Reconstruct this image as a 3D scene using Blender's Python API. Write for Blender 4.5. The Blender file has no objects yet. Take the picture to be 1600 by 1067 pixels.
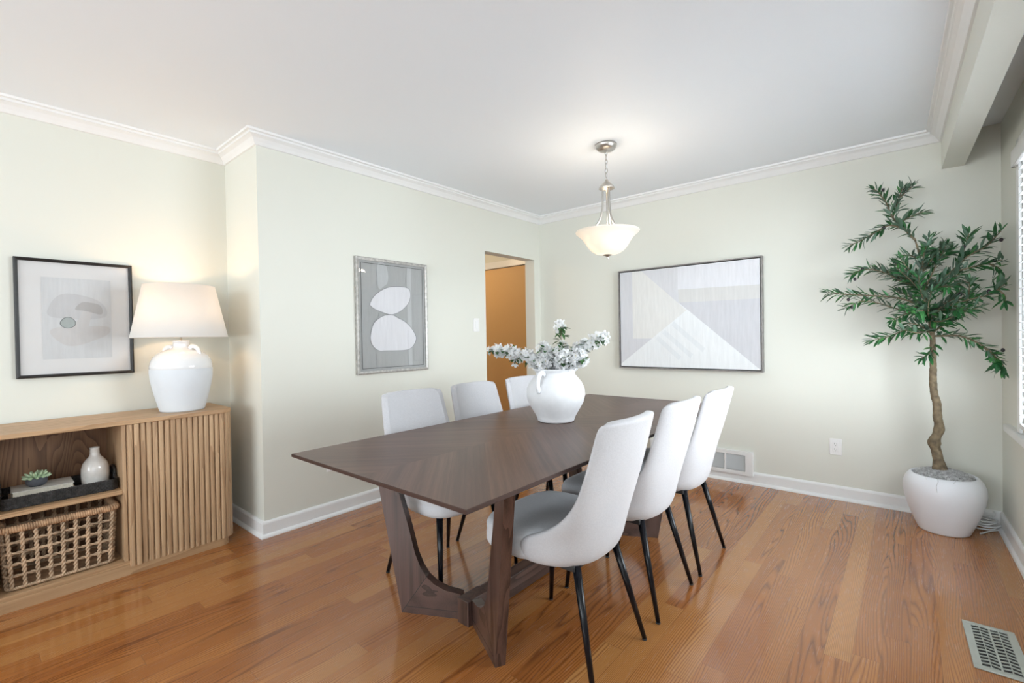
import bpy, bmesh, math, random
from math import sin, cos, pi, radians
from mathutils import Vector, Matrix
random.seed(7)
S = bpy.context.scene
COL = S.collection

# ------------------------------------------------------------ camera
def make_camera():
    yaw, pitch, roll = radians(-40.206), radians(-0.638), radians(-0.9635)
    f = Vector((sin(yaw)*cos(pitch), cos(yaw)*cos(pitch), sin(pitch)))
    r = Vector((cos(yaw), -sin(yaw), 0)); u = r.cross(f)
    c, s = cos(roll), sin(roll)
    R2 = c*r + s*u; U2 = -s*r + c*u
    cd = bpy.data.cameras.new('camera'); cd.sensor_width = 36; cd.lens = 733.6/1600*36
    cd.clip_start = 0.03
    co = bpy.data.objects.new('camera', cd); COL.objects.link(co)
    co.matrix_world = Matrix(((R2.x, U2.x, -f.x, 2.988), (R2.y, U2.y, -f.y, -4.012), (R2.z, U2.z, -f.z, 1.192), (0, 0, 0, 1)))
    S.camera = co
make_camera()

# ------------------------------------------------------------ world, daylight, exposure
S.view_settings.view_transform = 'Standard'; S.view_settings.look = 'None'
S.view_settings.gamma = 1; S.view_settings.use_curve_mapping = False
S.view_settings.exposure = EXPO = -0.20
W = bpy.data.worlds.new('sky'); S.world = W; W.use_nodes = True
bg = W.node_tree.nodes['Background']
bg.inputs[0].default_value = (0.86, 0.94, 1.0, 1); bg.inputs[1].default_value = 2.4

def area_light(name, loc, rot, sx, sy, power, color, portal=False):
    l = bpy.data.lights.new(name, 'AREA'); l.shape = 'RECTANGLE'; l.size = sx; l.size_y = sy
    l.energy = power; l.color = color
    if portal: l.cycles.is_portal = True
    o = bpy.data.objects.new(name, l); COL.objects.link(o); o.location = loc; o.rotation_euler = rot
    return o
# dining-window daylight; near and rear lights are added fill (light points into the room)
area_light('fill_light_near', (3.71, -4.9, 1.40), (0, radians(108), 0), 1.5, 2.2, 26, (0.88, 0.95, 1.0))
area_light('daylight_window_dining', (3.64, -1.45, 1.40), (0, radians(107), 0), 1.40, 1.66, 135, (0.88, 0.95, 1.0))
area_light('fill_light_rear', (1.4, -7.74, 1.40), (radians(116), 0, 0), 3.2, 1.6, 140, (0.88, 0.95, 1.0))

def point_light(name, loc, power, color, radius=0.03):
    l = bpy.data.lights.new(name, 'POINT'); l.energy = power; l.color = color; l.shadow_soft_size = radius
    o = bpy.data.objects.new(name, l); COL.objects.link(o); o.location = loc
    return o

# ------------------------------------------------------------ material helpers
def srgb(r, g, b):
    def c(v):
        v /= 255.0
        return v/12.92 if v <= 0.04045 else ((v+0.055)/1.055)**2.4
    return (c(r), c(g), c(b), 1)

class NT:
    def __init__(s, name):
        s.m = bpy.data.materials.new(name); s.m.use_nodes = True
        s.t = s.m.node_tree; s.n = s.t.nodes; s.bsdf = s.n['Principled BSDF']
    def node(s, typ, **kw):
        n = s.n.new(typ)
        for k, v in kw.items(): setattr(n, k, v)
        return n
    def link(s, a, b): s.t.links.new(a, b)
    def sset(s, sock, v):
        if hasattr(v, 'is_linked') or isinstance(v, bpy.types.NodeSocket): s.link(v, sock)
        else: sock.default_value = v
    def math(s, op, a, b=0.0, c=None):
        n = s.node('ShaderNodeMath', operation=op); s.sset(n.inputs[0], a); s.sset(n.inputs[1], b)
        if c is not None: s.sset(n.inputs[2], c)
        return n.outputs[0]
    def sep(s, v):
        n = s.node('ShaderNodeSeparateXYZ'); s.link(v, n.inputs[0]); return n.outputs
    def comb(s, x, y, z):
        n = s.node('ShaderNodeCombineXYZ')
        for i, v in enumerate((x, y, z)): s.sset(n.inputs[i], v)
        return n.outputs[0]
    def coord(s, kind='Object'):
        return s.node('ShaderNodeTexCoord').outputs[kind]
    def mapping(s, v, scale=(1, 1, 1), rot=(0, 0, 0)):
        n = s.node('ShaderNodeMapping'); s.link(v, n.inputs[0]); n.inputs['Scale'].default_value = scale
        n.inputs['Rotation'].default_value = rot; return n.outputs[0]
    def noise(s, v, scale=5, detail=4, rough=0.5, dist=0):
        n = s.node('ShaderNodeTexNoise'); s.link(v, n.inputs['Vector']); n.inputs['Scale'].default_value = scale
        n.inputs['Detail'].default_value = detail; n.inputs['Roughness'].default_value = rough
        n.inputs['Distortion'].default_value = dist; return n.outputs['Fac']
    def ramp(s, fac, stops):
        n = s.node('ShaderNodeValToRGB'); s.link(fac, n.inputs[0]); e = n.color_ramp.elements
        while len(e) < len(stops): e.new(0.5)
        for i, (p, c) in enumerate(stops): e[i].position = p; e[i].color = c
        return n.outputs[0]
    def mix(s, fac, a, b, mode='MIX'):
        n = s.node('ShaderNodeMix', data_type='RGBA', blend_type=mode); s.sset(n.inputs[0], fac)
        s.sset(n.inputs[6], a); s.sset(n.inputs[7], b); return n.outputs[2]
    def bump(s, h, strength=0.2, dist=0.01):
        n = s.node('ShaderNodeBump'); s.link(h, n.inputs['Height']); n.inputs['Strength'].default_value = strength
        n.inputs['Distance'].default_value = dist; s.link(n.outputs[0], s.bsdf.inputs['Normal'])
    def base(s, c): s.sset(s.bsdf.inputs['Base Color'], c)
    def set(s, **kw):
        for k, v in kw.items(): s.sset(s.bsdf.inputs[k.replace('_', ' ')], v)

def plain(name, col, rough=0.5, metal=0.0, var=0.06, nscale=12, bump=0.0, coat=0.0, spec=None):
    t = NT(name); v = t.coord()
    n = t.noise(v, nscale, 3)
    d = tuple(x*(1-var) for x in col[:3])+(1,); l = tuple(min(1, x*(1+var)) for x in col[:3])+(1,)
    t.base(t.ramp(n, [(0.3, d), (0.7, l)])); t.set(Roughness=rough, Metallic=metal)
    if coat: t.bsdf.inputs['Coat Weight'].default_value = coat
    if spec is not None: t.bsdf.inputs['Specular IOR Level'].default_value = spec
    if bump: t.bump(t.noise(v, nscale*8, 4), bump, 0.003)
    return t.m

def wood(name, dark, light, axis='z', freq=14, stretch=14, rough=0.45, fine=0.35, coat=0.0, ringamt=0.55, bump=0.08):
    """straight / cathedral grain running along one axis of the object"""
    t = NT(name); v = t.coord()
    k = {'x': (1, stretch, stretch), 'y': (stretch, 1, stretch), 'z': (stretch, stretch, 1)}[axis]
    low = t.noise(t.mapping(v, tuple(a*0.55 if a > 1 else 0.5 for a in k)), 1.0, 2, 0.5)
    ring = t.math('FRACT', t.math('MULTIPLY', low, freq))
    ring = t.math('POWER', ring, 1.6)
    fib = t.noise(t.mapping(v, tuple(a*16 if a > 1 else 5 for a in k)), 1.0, 3, 0.6)
    f = t.math('ADD', t.math('MULTIPLY', ring, ringamt), t.math('MULTIPLY', fib, fine+0.3))
    t.base(t.ramp(f, [(0.15, light), (0.95, dark)]))
    t.set(Roughness=rough)
    if coat: t.bsdf.inputs['Coat Weight'].default_value = coat; t.bsdf.inputs['Coat Roughness'].default_value = 0.15
    t.bump(f, bump, 0.002)
    return t.m

# ------------------------------------------------------------ mesh helpers
class MB:
    def __init__(s): s.b = bmesh.new(); s.mi = 0
    def _f(s, vs, smooth=False):
        try: f = s.b.faces.new(vs)
        except ValueError: return None
        f.material_index = s.mi; f.smooth = smooth; return f
    def box(s, x0, y0, z0, x1, y1, z1, bev=0.0, mat=None, seg=2):
        if x0 > x1: x0, x1 = x1, x0
        if y0 > y1: y0, y1 = y1, y0
        if z0 > z1: z0, z1 = z1, z0
        v = [s.b.verts.new(p) for p in ((x0,y0,z0),(x1,y0,z0),(x1,y1,z0),(x0,y1,z0),(x0,y0,z1),(x1,y0,z1),(x1,y1,z1),(x0,y1,z1))]
        fs = [s._f([v[i] for i in q]) for q in ((0,3,2,1),(4,5,6,7),(0,1,5,4),(1,2,6,5),(2,3,7,6),(3,0,4,7))]
        if bev:
            es = list({e for f in fs for e in f.edges})
            r = bmesh.ops.bevel(s.b, geom=es, offset=bev, segments=seg, affect='EDGES', profile=0.5)
            for f in r['faces']: f.material_index = s.mi; f.smooth = True
            v = [a for a in v if a.is_valid] + list({a for f in r['faces'] for a in f.verts})
        if mat is not None:
            for a in set(v): a.co = mat @ a.co
        return s
    def rings(s, rings, closed=True, cap0=False, cap1=False, smooth=True):
        vr = [[s.b.verts.new(p) for p in r] for r in rings]
        n = len(vr[0])
        for a, b in zip(vr, vr[1:]):
            for i in range(n if closed else n-1):
                j = (i+1) % n
                s._f((a[i], a[j], b[j], b[i]), smooth)
        if cap0: s._f(list(reversed(vr[0])), False)
        if cap1: s._f(vr[-1], False)
        return vr
    def lathe(s, prof, cx=0, cy=0, cz=0, n=40, cap0=True, cap1=True, sx=1, sy=1):
        s.rings([[(cx+r*cos(2*pi*i/n)*sx, cy+r*sin(2*pi*i/n)*sy, cz+z) for i in range(n)] for r, z in prof], True, cap0, cap1)
        return s
    def tube(s, pts, r, n=8, caps=True, taper=None, flat=1.0):
        pts = [Vector(p) for p in pts]
        rs = r if isinstance(r, (list, tuple)) else [r]*len(pts)
        rings = []; prev = None
        for i, p in enumerate(pts):
            d = (pts[min(i+1, len(pts)-1)]-pts[max(i-1, 0)])
            d = d.normalized() if d.length > 1e-9 else Vector((0, 0, 1))
            if prev is None:
                a = Vector((0, 0, 1)) if abs(d.z) < 0.9 else Vector((1, 0, 0))
                x = d.cross(a).normalized()
            else:
                x = (prev-d*prev.dot(d)); x = x.normalized() if x.length > 1e-9 else d.orthogonal().normalized()
            prev = x; y = d.cross(x)
            rings.append([p+(x*cos(2*pi*k/n)+y*sin(2*pi*k/n)*flat)*rs[i] for k in range(n)])
        s.rings(rings, True, caps, caps)
        return s
    def torus(s, c, R, r, ax='z', n=24, m=8, sx=1.0):
        pts = []
        for i in range(n):
            a = 2*pi*i/n
            q = {'z': (cos(a)*R*sx, sin(a)*R, 0), 'x': (0, cos(a)*R*sx, sin(a)*R), 'y': (cos(a)*R*sx, 0, sin(a)*R)}[ax]
            pts.append(Vector(c)+Vector(q))
        rings = []
        up = {'z': Vector((0,0,1)), 'x': Vector((1,0,0)), 'y': Vector((0,1,0))}[ax]
        for i in range(n):
            d = (pts[(i+1) % n]-pts[i-1]).normalized(); x = up; y = d.cross(x)
            rings.append([pts[i]+(x*cos(2*pi*k/m)+y*sin(2*pi*k/m))*r for k in range(m)])
        rings.append(rings[0])
        s.rings(rings, True)
        bmesh.ops.remove_doubles(s.b, verts=s.b.verts, dist=1e-7)
        return s
    def prism(s, poly, z0, z1, ax='z', smooth=False):
        """polygon in two axes, extruded along the third"""
        def P(a, b, c): return {'z': (a, b, c), 'x': (c, a, b), 'y': (a, c, b)}[ax]
        A = [s.b.verts.new(P(a, b, z0)) for a, b in poly]; B = [s.b.verts.new(P(a, b, z1)) for a, b in poly]
        n = len(A); s._f(list(reversed(A))); s._f(B)
        for i in range(n): s._f((A[i], A[(i+1) % n], B[(i+1) % n], B[i]), smooth)
        return s
    def poly(s, pts): s._f([s.b.verts.new(p) for p in pts]); return s
    def build(s, name, mat, parent=None, subsurf=0, solid=0, bevel=0, smooth_all=False):
        bmesh.ops.recalc_face_normals(s.b, faces=s.b.faces)
        me = bpy.data.meshes.new(name); s.b.to_mesh(me); s.b.free()
        for m in (mat if isinstance(mat, (list, tuple)) else [mat]): me.materials.append(m)
        if smooth_all:
            for p in me.polygons: p.use_smooth = True
        o = bpy.data.objects.new(name, me); COL.objects.link(o)
        if parent: o.parent = parent
        if solid:
            md = o.modifiers.new('solid', 'SOLIDIFY'); md.thickness = abs(solid); md.offset = -1 if solid > 0 else 1
        if bevel:
            md = o.modifiers.new('bev', 'BEVEL'); md.width = bevel; md.segments = 2; md.limit_method = 'ANGLE'
        if subsurf:
            md = o.modifiers.new('sub', 'SUBSURF'); md.levels = subsurf; md.render_levels = subsurf
        return o

def thing(name, label, cat, loc=(0, 0, 0), rz=0.0, group=None):
    o = bpy.data.objects.new(name, None); COL.objects.link(o); o.location = loc; o.rotation_euler = (0, 0, rz)
    o.empty_display_size = 0.05
    o['label'] = label; o['category'] = cat
    if group: o['group'] = group
    return o
def tag(o, label, cat, group=None):
    o['label'] = label; o['category'] = cat
    if group: o['group'] = group
    return o
def struct(o): o['kind'] = 'structure'; return o
def copy_tree(o, parent=None):
    c = o.copy(); COL.objects.link(c)
    if parent: c.parent = parent
    for ch in list(o.children): copy_tree(ch, c)
    return c
def smoothpath(pts, n=6):
    """Catmull-Rom through the points"""
    P = [Vector(p) for p in pts]; P = [2*P[0]-P[1]]+P+[2*P[-1]-P[-2]]; out = []
    for i in range(1, len(P)-2):
        for k in range(n):
            t = k/n; a, b, c, d = P[i-1], P[i], P[i+1], P[i+2]
            out.append(0.5*((2*b)+(c-a)*t+(2*a-5*b+4*c-d)*t*t+(3*b-a-3*c+d)*t**3))
    out.append(P[-2]); return out

# ------------------------------------------------------------ materials
WALLC = (0.735, 0.743, 0.675, 1)
M = {}
def wall_paint(name, c):
    t = NT(name); v = t.coord()
    t.base(t.mix(t.noise(v, 1.2, 2), tuple(x*0.985 for x in c[:3])+(1,), c)); t.set(Roughness=0.55)
    t.bump(t.noise(v, 260, 3), 0.05, 0.001); return t.m
M['wall'] = wall_paint('sage_cream_wall_paint', WALLC)
M['orange'] = wall_paint('honey_door_paint', (0.80, 0.50, 0.22, 1))
M['ceil'] = wall_paint('white_ceiling_paint', (0.875, 0.925, 0.98, 1))
M['trim'] = plain('white_trim_paint', (0.84, 0.85, 0.85, 1), 0.3, var=0.01)
M['white_plastic'] = plain('white_plastic', (0.85, 0.85, 0.84, 1), 0.35, var=0.01)
M['slot'] = plain('dark_slot', (0.02, 0.02, 0.02, 1), 0.6)

def floor_mat():
    t = NT('oak_strip_floor'); p = t.node('ShaderNodeNewGeometry').outputs['Position']
    x, y, z = t.sep(p)
    w = 0.083
    u = t.math('DIVIDE', x, w); row = t.math('FLOOR', u)
    wn = t.node('ShaderNodeTexWhiteNoise', noise_dimensions='1D'); t.link(row, wn.inputs['W'])
    off = t.math('MULTIPLY', wn.outputs['Value'], 7.0)
    vv = t.math('DIVIDE', t.math('ADD', y, off), 1.05); cell = t.math('FLOOR', vv)
    wn2 = t.node('ShaderNodeTexWhiteNoise', noise_dimensions='2D'); t.link(t.comb(row, cell, 0), wn2.inputs['Vector'])
    rnd = wn2.outputs['Value']; rc = t.sep(wn2.outputs['Color'])
    # seams
    fu = t.math('FRACT', u); fv = t.math('FRACT', vv)
    du = t.math('MINIMUM', fu, t.math('SUBTRACT', 1.0, fu)); dv = t.math('MINIMUM', fv, t.math('SUBTRACT', 1.0, fv))
    su = t.math('LESS_THAN', du, 0.010); sv = t.math('LESS_THAN', dv, 0.0010)
    seam = t.math('MAXIMUM', su, sv)
    # cathedral grain: contour lines of a long stretched noise, shifted for every plank
    g = t.comb(t.math('ADD', t.math('MULTIPLY', x, 11.0), t.math('MULTIPLY', rnd, 40)), t.math('ADD', t.math('MULTIPLY', y, 0.75), t.math('MULTIPLY', rc[1], 30)), t.math('MULTIPLY', rc[2], 20))
    low = t.noise(g, 1.0, 1.2, 0.4, 0.1)
    lin = t.math('MULTIPLY', x, t.math('ADD', 40.0, t.math('MULTIPLY', rc[0], 130.0)))
    ring = t.math('FRACT', t.math('ADD', lin, t.math('MULTIPLY', low, 16.0)))
    ring = t.math('POWER', t.math('ABSOLUTE', t.math('SUBTRACT', t.math('MULTIPLY', ring, 2.0), 1.0)), 2.6)
    fib = t.noise(t.comb(t.math('MULTIPLY', x, 330), t.math('MULTIPLY', y, 9), rnd), 1.0, 4, 0.65)
    f = t.math('ADD', t.math('MULTIPLY', ring, 0.85), t.math('MULTIPLY', t.math('SUBTRACT', fib, 0.30), 0.75))
    tone = t.ramp(rnd, [(0.0, (0.35, 0.118, 0.028, 1)), (0.35, (0.42, 0.155, 0.038, 1)), (0.7, (0.50, 0.205, 0.055, 1)), (1.0, (0.58, 0.28, 0.09, 1))])
    dark = t.mix(1.0, tone, (0.30, 0.22, 0.17, 1), 'MULTIPLY')
    c = t.mix(f, tone, dark); c = t.mix(t.math('MULTIPLY', seam, 0.6), c, (0.10, 0.04, 0.015, 1))
    # large patches where the finish is a little redder or yellower
    pt = t.noise(p, 0.9, 2)
    c = t.mix(t.math('MULTIPLY', pt, 0.35), c, (0.46, 0.165, 0.045, 1))
    t.base(c)
    t.set(Roughness=t.math('ADD', 0.20, t.math('MULTIPLY', fib, 0.12)))
    t.bsdf.inputs['Coat Weight'].default_value = 0.55; t.bsdf.inputs['Coat Roughness'].default_value = 0.08
    t.bump(t.math('ADD', t.math('MULTIPLY', fib, -0.25), t.math('MULTIPLY', seam, -1.0)), 0.08, 0.002)
    return t.m
M['floor'] = floor_mat()

M['oak_h'] = wood('light_oak_lengthwise', srgb(160, 124, 88), srgb(200, 166, 128), 'y', 12, 12)
M['oak_v'] = wood('light_oak_upright', srgb(156, 122, 90), srgb(205, 174, 138), 'z', 11, 20, ringamt=0.45)
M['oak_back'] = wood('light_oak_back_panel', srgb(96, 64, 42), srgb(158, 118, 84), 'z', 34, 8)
M['leg_wood'] = wood('stained_walnut_frame', srgb(44, 30, 26), srgb(98, 74, 66), 'z', 7, 24, rough=0.30, coat=0.3)
M['leg_wood_x'] = wood('stained_walnut_frame_lengthwise', srgb(50, 36, 31), srgb(108, 84, 75), 'y', 9, 18, rough=0.38)
M['leg_foot'] = wood('stained_walnut_foot', srgb(44, 30, 26), srgb(98, 74, 66), 'x', 3.2, 24, rough=0.30, coat=0.3)
def tabletop_mat():
    t = NT('walnut_chevron_veneer'); v = t.coord(); x, y, z = t.sep(v)
    sg = t.math('SIGN', t.math('MULTIPLY', x, y))
    a = t.math('MULTIPLY', t.math('SUBTRACT', x, t.math('MULTIPLY', sg, y)), -0.7071)   # across the grain
    b = t.math('MULTIPLY', t.math('ADD', t.math('MULTIPLY', x, sg), y), 0.7071)
    # keep the two halves of each V on the same band
    strip = t.math('FLOOR', t.math('MULTIPLY', a, 8.0))
    wn = t.node('ShaderNodeTexWhiteNoise', noise_dimensions='2D'); t.link(t.comb(strip, sg, 0), wn.inputs['Vector'])
    g = t.noise(t.comb(t.math('MULTIPLY', a, 46), t.math('MULTIPLY', b, 0.9), sg), 1.0, 4, 0.6)
    fib = t.noise(t.comb(t.math('MULTIPLY', a, 380), t.math('MULTIPLY', b, 7), sg), 1.0, 3, 0.6)
    f = t.math('ADD', t.math('MULTIPLY', g, 0.65), t.math('ADD', t.math('MULTIPLY', fib, 0.25), t.math('MULTIPLY', wn.outputs['Value'], 0.14)))
    t.base(t.ramp(f, [(0.30, srgb(72, 51, 43)), (0.52, srgb(92, 68, 57)), (0.78, srgb(118, 91, 77))]))
    t.set(Roughness=0.42); t.bsdf.inputs['Coat Weight'].default_value = 0.12; t.bsdf.inputs['Coat Roughness'].default_value = 0.25
    t.bump(f, 0.04, 0.001); return t.m
M['table'] = tabletop_mat()
M['table_edge'] = plain('dark_walnut_edge', srgb(62, 42, 36), 0.4)
def fabric(name, c, c2, sc=420):
    t = NT(name); v = t.coord()
    a = t.noise(t.mapping(v, (sc, sc, sc*0.25)), 1, 2); b = t.noise(t.mapping(v, (sc*0.25, sc*0.25, sc)), 1, 2)
    big = t.noise(v, 5, 1)
    f = t.math('ADD', t.math('MULTIPLY', t.math('ADD', a, b), 0.36), t.math('MULTIPLY', big, 0.28))
    t.base(t.ramp(f, [(0.28, c2), (0.68, c)])); t.set(Roughness=0.9)
    t.bsdf.inputs['Sheen Weight'].default_value = 0.25; t.bsdf.inputs['Specular IOR Level'].default_value = 0.2
    t.bump(t.math('ADD', a, b), 0.25, 0.001); return t.m
M['fabric'] = fabric('pale_grey_linen', srgb(203, 203, 206), srgb(184, 184, 188))
M['seat_fabric'] = fabric('grey_linen_seat', srgb(216, 218, 222), srgb(198, 201, 206))
M['black_metal'] = plain('black_lacquered_metal', (0.004, 0.005, 0.008, 1), 0.22, var=0.2, spec=0.3)
M['nickel'] = plain('brushed_nickel', (0.55, 0.53, 0.50, 1), 0.32, 1.0, var=0.05)
M['ceramic'] = plain('matte_white_ceramic', (0.76, 0.77, 0.79, 1), 0.5, var=0.03, nscale=30, bump=0.12)
M['ceramic_gloss'] = plain('glossy_white_glaze', (0.80, 0.81, 0.82, 1), 0.12, var=0.02, coat=0.5)
M['ceramic_matte'] = plain('unglazed_white_body', (0.70, 0.74, 0.78, 1), 0.55, var=0.02)
M['pot'] = plain('white_resin_pot', (0.80, 0.82, 0.86, 1), 0.4, var=0.015, nscale=8)
M['bottle'] = plain('crackled_grey_white_glaze', srgb(208, 205, 200), 0.18, var=0.10, nscale=22, coat=0.4)
M['stonepot'] = plain('charcoal_stone', srgb(78, 82, 90), 0.7, var=0.22, nscale=25, bump=0.3)
M['frame_black'] = plain('black_lacquer_frame', srgb(28, 27, 27), 0.35, var=0.1)
M['frame_silver'] = plain('antique_silver_leaf', srgb(178, 176, 172), 0.38, 0.35, var=0.25, nscale=40, bump=0.2)
M['frame_pewter'] = plain('pewter_grey_frame', srgb(132, 128, 126), 0.4, 0.25, var=0.2, nscale=30)
M['mat'] = plain('white_mount_board', srgb(232, 231, 230), 0.7, var=0.01)
def paint(name, c, var=0.05, st=(3, 20, 1)):
    t = NT(name); v = t.coord()
    n = t.noise(t.mapping(v, st), 4, 5, 0.65); d = tuple(x*(1-var) for x in c[:3])+(1,); l = tuple(min(1, x*(1+var)) for x in c[:3])+(1,)
    t.base(t.ramp(n, [(0.3, d), (0.7, l)])); t.set(Roughness=0.7); return t.m
for nm, c in {'p_grey': (170, 171, 170), 'p_white': (222, 221, 224), 'p_line': (120, 120, 122), 'p_ghost': (188, 190, 190), 'p_paper': (218, 219, 220), 'p_shape': (207, 207, 208), 'p_shape2': (212, 210, 209),
              'p_dot': (178, 186, 184), 'p_speck': (188, 186, 185), 'b_left': (207, 208, 213), 'b_pale': (222, 222, 220), 'b_mid': (211, 212, 216), 'b_light': (222, 223, 228),
              'b_band': (210, 210, 209), 'b_dark': (202, 203, 208), 'b_tri': (228, 231, 233), 'b_stripe': (221, 225, 228)}.items():
    M[nm] = paint('art_'+nm, srgb(*c), 0.05, (2, 2, 14) if nm in ('b_left', 'b_pale', 'b_mid') is False else (14, 14, 1.5))
def glassmat(name, tint=(1, 1, 1, 1), refl=0.06):
    t = NT(name); t.n.remove(t.bsdf)
    tr = t.node('ShaderNodeBsdfTransparent'); tr.inputs[0].default_value = tint
    gl = t.node('ShaderNodeBsdfGlossy'); gl.inputs['Roughness'].default_value = 0.02
    lw = t.node('ShaderNodeLayerWeight'); lw.inputs[0].default_value = 0.25
    mx = t.node('ShaderNodeMixShader'); t.link(t.math('MULTIPLY', lw.outputs['Fresnel'], 0.6), mx.inputs[0])
    t.link(tr.outputs[0], mx.inputs[1]); t.link(gl.outputs[0], mx.inputs[2])
    t.link(mx.outputs[0], t.n['Material Output'].inputs[0]); return t.m
M['glass'] = glassmat('window_glass')
def translucent(name, c, tf, rough=0.6):
    t = NT(name); t.base(c); t.set(Roughness=rough)
    tl = t.node('ShaderNodeBsdfTranslucent'); tl.inputs[0].default_value = c
    mx = t.node('ShaderNodeMixShader'); mx.inputs[0].default_value = tf
    t.link(t.bsdf.outputs[0], mx.inputs[1]); t.link(tl.outputs[0], mx.inputs[2])
    t.link(mx.outputs[0], t.n['Material Output'].inputs[0]); return t.m
M['shade'] = translucent('white_linen_lampshade', (0.88, 0.87, 0.85, 1), 0.45, 0.85)
M['frost'] = translucent('frosted_alabaster_glass', (0.90, 0.87, 0.82, 1), 0.35, 0.3)
M['petal'] = translucent('white_petal', (0.93, 0.94, 0.95, 1), 0.4, 0.6)
M['blind'] = translucent('white_blind_slat', (0.85, 0.86, 0.87, 1), 0.35, 0.4)
def bulb(name, c, s):
    t = NT(name); t.base((1, 1, 1, 1)); t.bsdf.inputs['Emission Color'].default_value = c; t.bsdf.inputs['Emission Strength'].default_value = s; return t.m
M['bulb'] = bulb('lit_bulb', (1.0, 0.78, 0.5, 1), 6)
def leafmat():
    t = NT('olive_leaf'); v = t.coord(); n = t.noise(v, 18, 2)
    top = t.ramp(n, [(0.3, (0.010, 0.070, 0.020, 1)), (0.55, (0.026, 0.13, 0.036, 1)), (0.75, (0.085, 0.26, 0.062, 1))])
    back = t.node('ShaderNodeNewGeometry').outputs['Backfacing']
    t.base(t.mix(back, top, (0.085, 0.15, 0.10, 1))); t.set(Roughness=0.38); return t.m
M['leaf'] = leafmat()
M['stamen'] = plain('pale_yellow_stamens', srgb(214, 208, 150), 0.7)
M['leaf2'] = plain('blossom_leaf_green', (0.045, 0.13, 0.035, 1), 0.45, var=0.3, nscale=30)
M['bark'] = plain('brown_bark', srgb(118, 104, 82), 0.8, var=0.45, nscale=35, bump=0.8)
M['twig'] = plain('pale_brown_twig', srgb(112, 100, 78), 0.8, var=0.2)
M['olive'] = plain('dark_purple_olive', (0.02, 0.012, 0.018, 1), 0.3, var=0.2)
M['moss'] = plain('grey_spanish_moss', srgb(196, 196, 196), 0.9, var=0.45, nscale=60)
M['soil'] = plain('dark_soil', srgb(60, 55, 52), 0.95, var=0.3)
M['rope'] = plain('dried_water_hyacinth', srgb(186, 160, 132), 0.75, var=0.35, nscale=22)
M['rope_dark'] = plain('brown_rim_hyacinth', srgb(186, 150, 116), 0.75, var=0.4, nscale=26)
M['blackrope'] = plain('black_woven_seagrass', srgb(46, 44, 43), 0.45, var=0.8, nscale=60)
M['succ'] = plain('pale_green_succulent', srgb(188, 212, 176), 0.45, var=0.3, nscale=60)
M['book_a'] = plain('off_white_book_cover', srgb(214, 212, 204), 0.6, var=0.04)
M['book_b'] = plain('tan_book_cover', srgb(196, 172, 150), 0.6, var=0.06)
M['page'] = plain('cream_paper_edges', srgb(205, 198, 182), 0.85, var=0.12, nscale=120)
M['cable'] = plain('white_cable_sheath', srgb(224, 226, 226), 0.45, var=0.02)
M['vent'] = plain('nickel_beige_register', srgb(178, 182, 174), 0.4, 0.25, var=0.05)

# ------------------------------------------------------------ room shell
H = 2.44; XA = -0.508; YO = -2.828; XD = 3.411; YB = -7.6
def sbox(name, mat, *boxes, bev=0.0):
    m = MB()
    for b in boxes: m.box(*b, bev=bev)
    return struct(m.build(name, mat))
sbox('floor', M['floor'], (-3.4, YB-0.1, -0.08, XD+0.40, 0.5, 0.0))
sbox('ceiling', M['ceil'], (-3.4, YB-0.1, H, 3.20, 0.5, H+0.1), (3.20, YB-0.1, 2.405, XD+0.40, 0.12, H+0.1))
T = 0.12
# left wall with the opening to the hall
sbox('wall_left', M['wall'], (-T, YO+T, 0, 0, -0.845, H), (-T, -0.098, 0, 0, 0.0, H), (-T, -0.845, 1.985, 0, -0.098, H))
sbox('wall_return', M['wall'], (XA-T, YO, 0, 0, YO+T, H))
sbox('wall_recess', M['wall'], (XA-T, YB, 0, XA, YO, H))
sbox('wall_back', M['wall'], (-T, 0, 0, XD+0.16, T, H))
# right wall with the dining window opening and an added nearer one
Z0, Z1 = 0.66, 2.08
wall_right = sbox('wall_right', M['wall'], (XD, YB-0.1, 0, XD+0.16, 0, Z0), (XD, YB-0.1, Z1, XD+0.16, 0, H), (XD, -0.575, Z0, XD+0.16, 0, Z1),
     (XD, -3.75, Z0, XD+0.16, -2.28, Z1), (XD, YB-0.1, Z0, XD+0.16, -6.1, Z1))
sbox('wall_rear', M['wall'], (XA-T, YB-0.16, 0, XD+0.40, YB, 0.6), (XA-T, YB-0.16, 2.2, XD+0.40, YB, H), (XA-T, YB-0.16, 0.6, -0.25, YB, 2.2), (3.05, YB-0.16, 0.6, XD+0.40, YB, 2.2))
# the hall behind the opening
sbox('wall_hall_far', M['wall'], (-3.4, 0.30, 0, -1.32, 0.42, H), (-0.40, 0.30, 0, 0.3, 0.42, H), (-1.32, 0.30, 2.03, -0.40, 0.42, H))
sbox('wall_hall_left', M['wall'], (-3.5, YO+T, 0, -3.4, 0.42, H), (-3.4, YO, 0, XA-T, YO+T, H))

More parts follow.
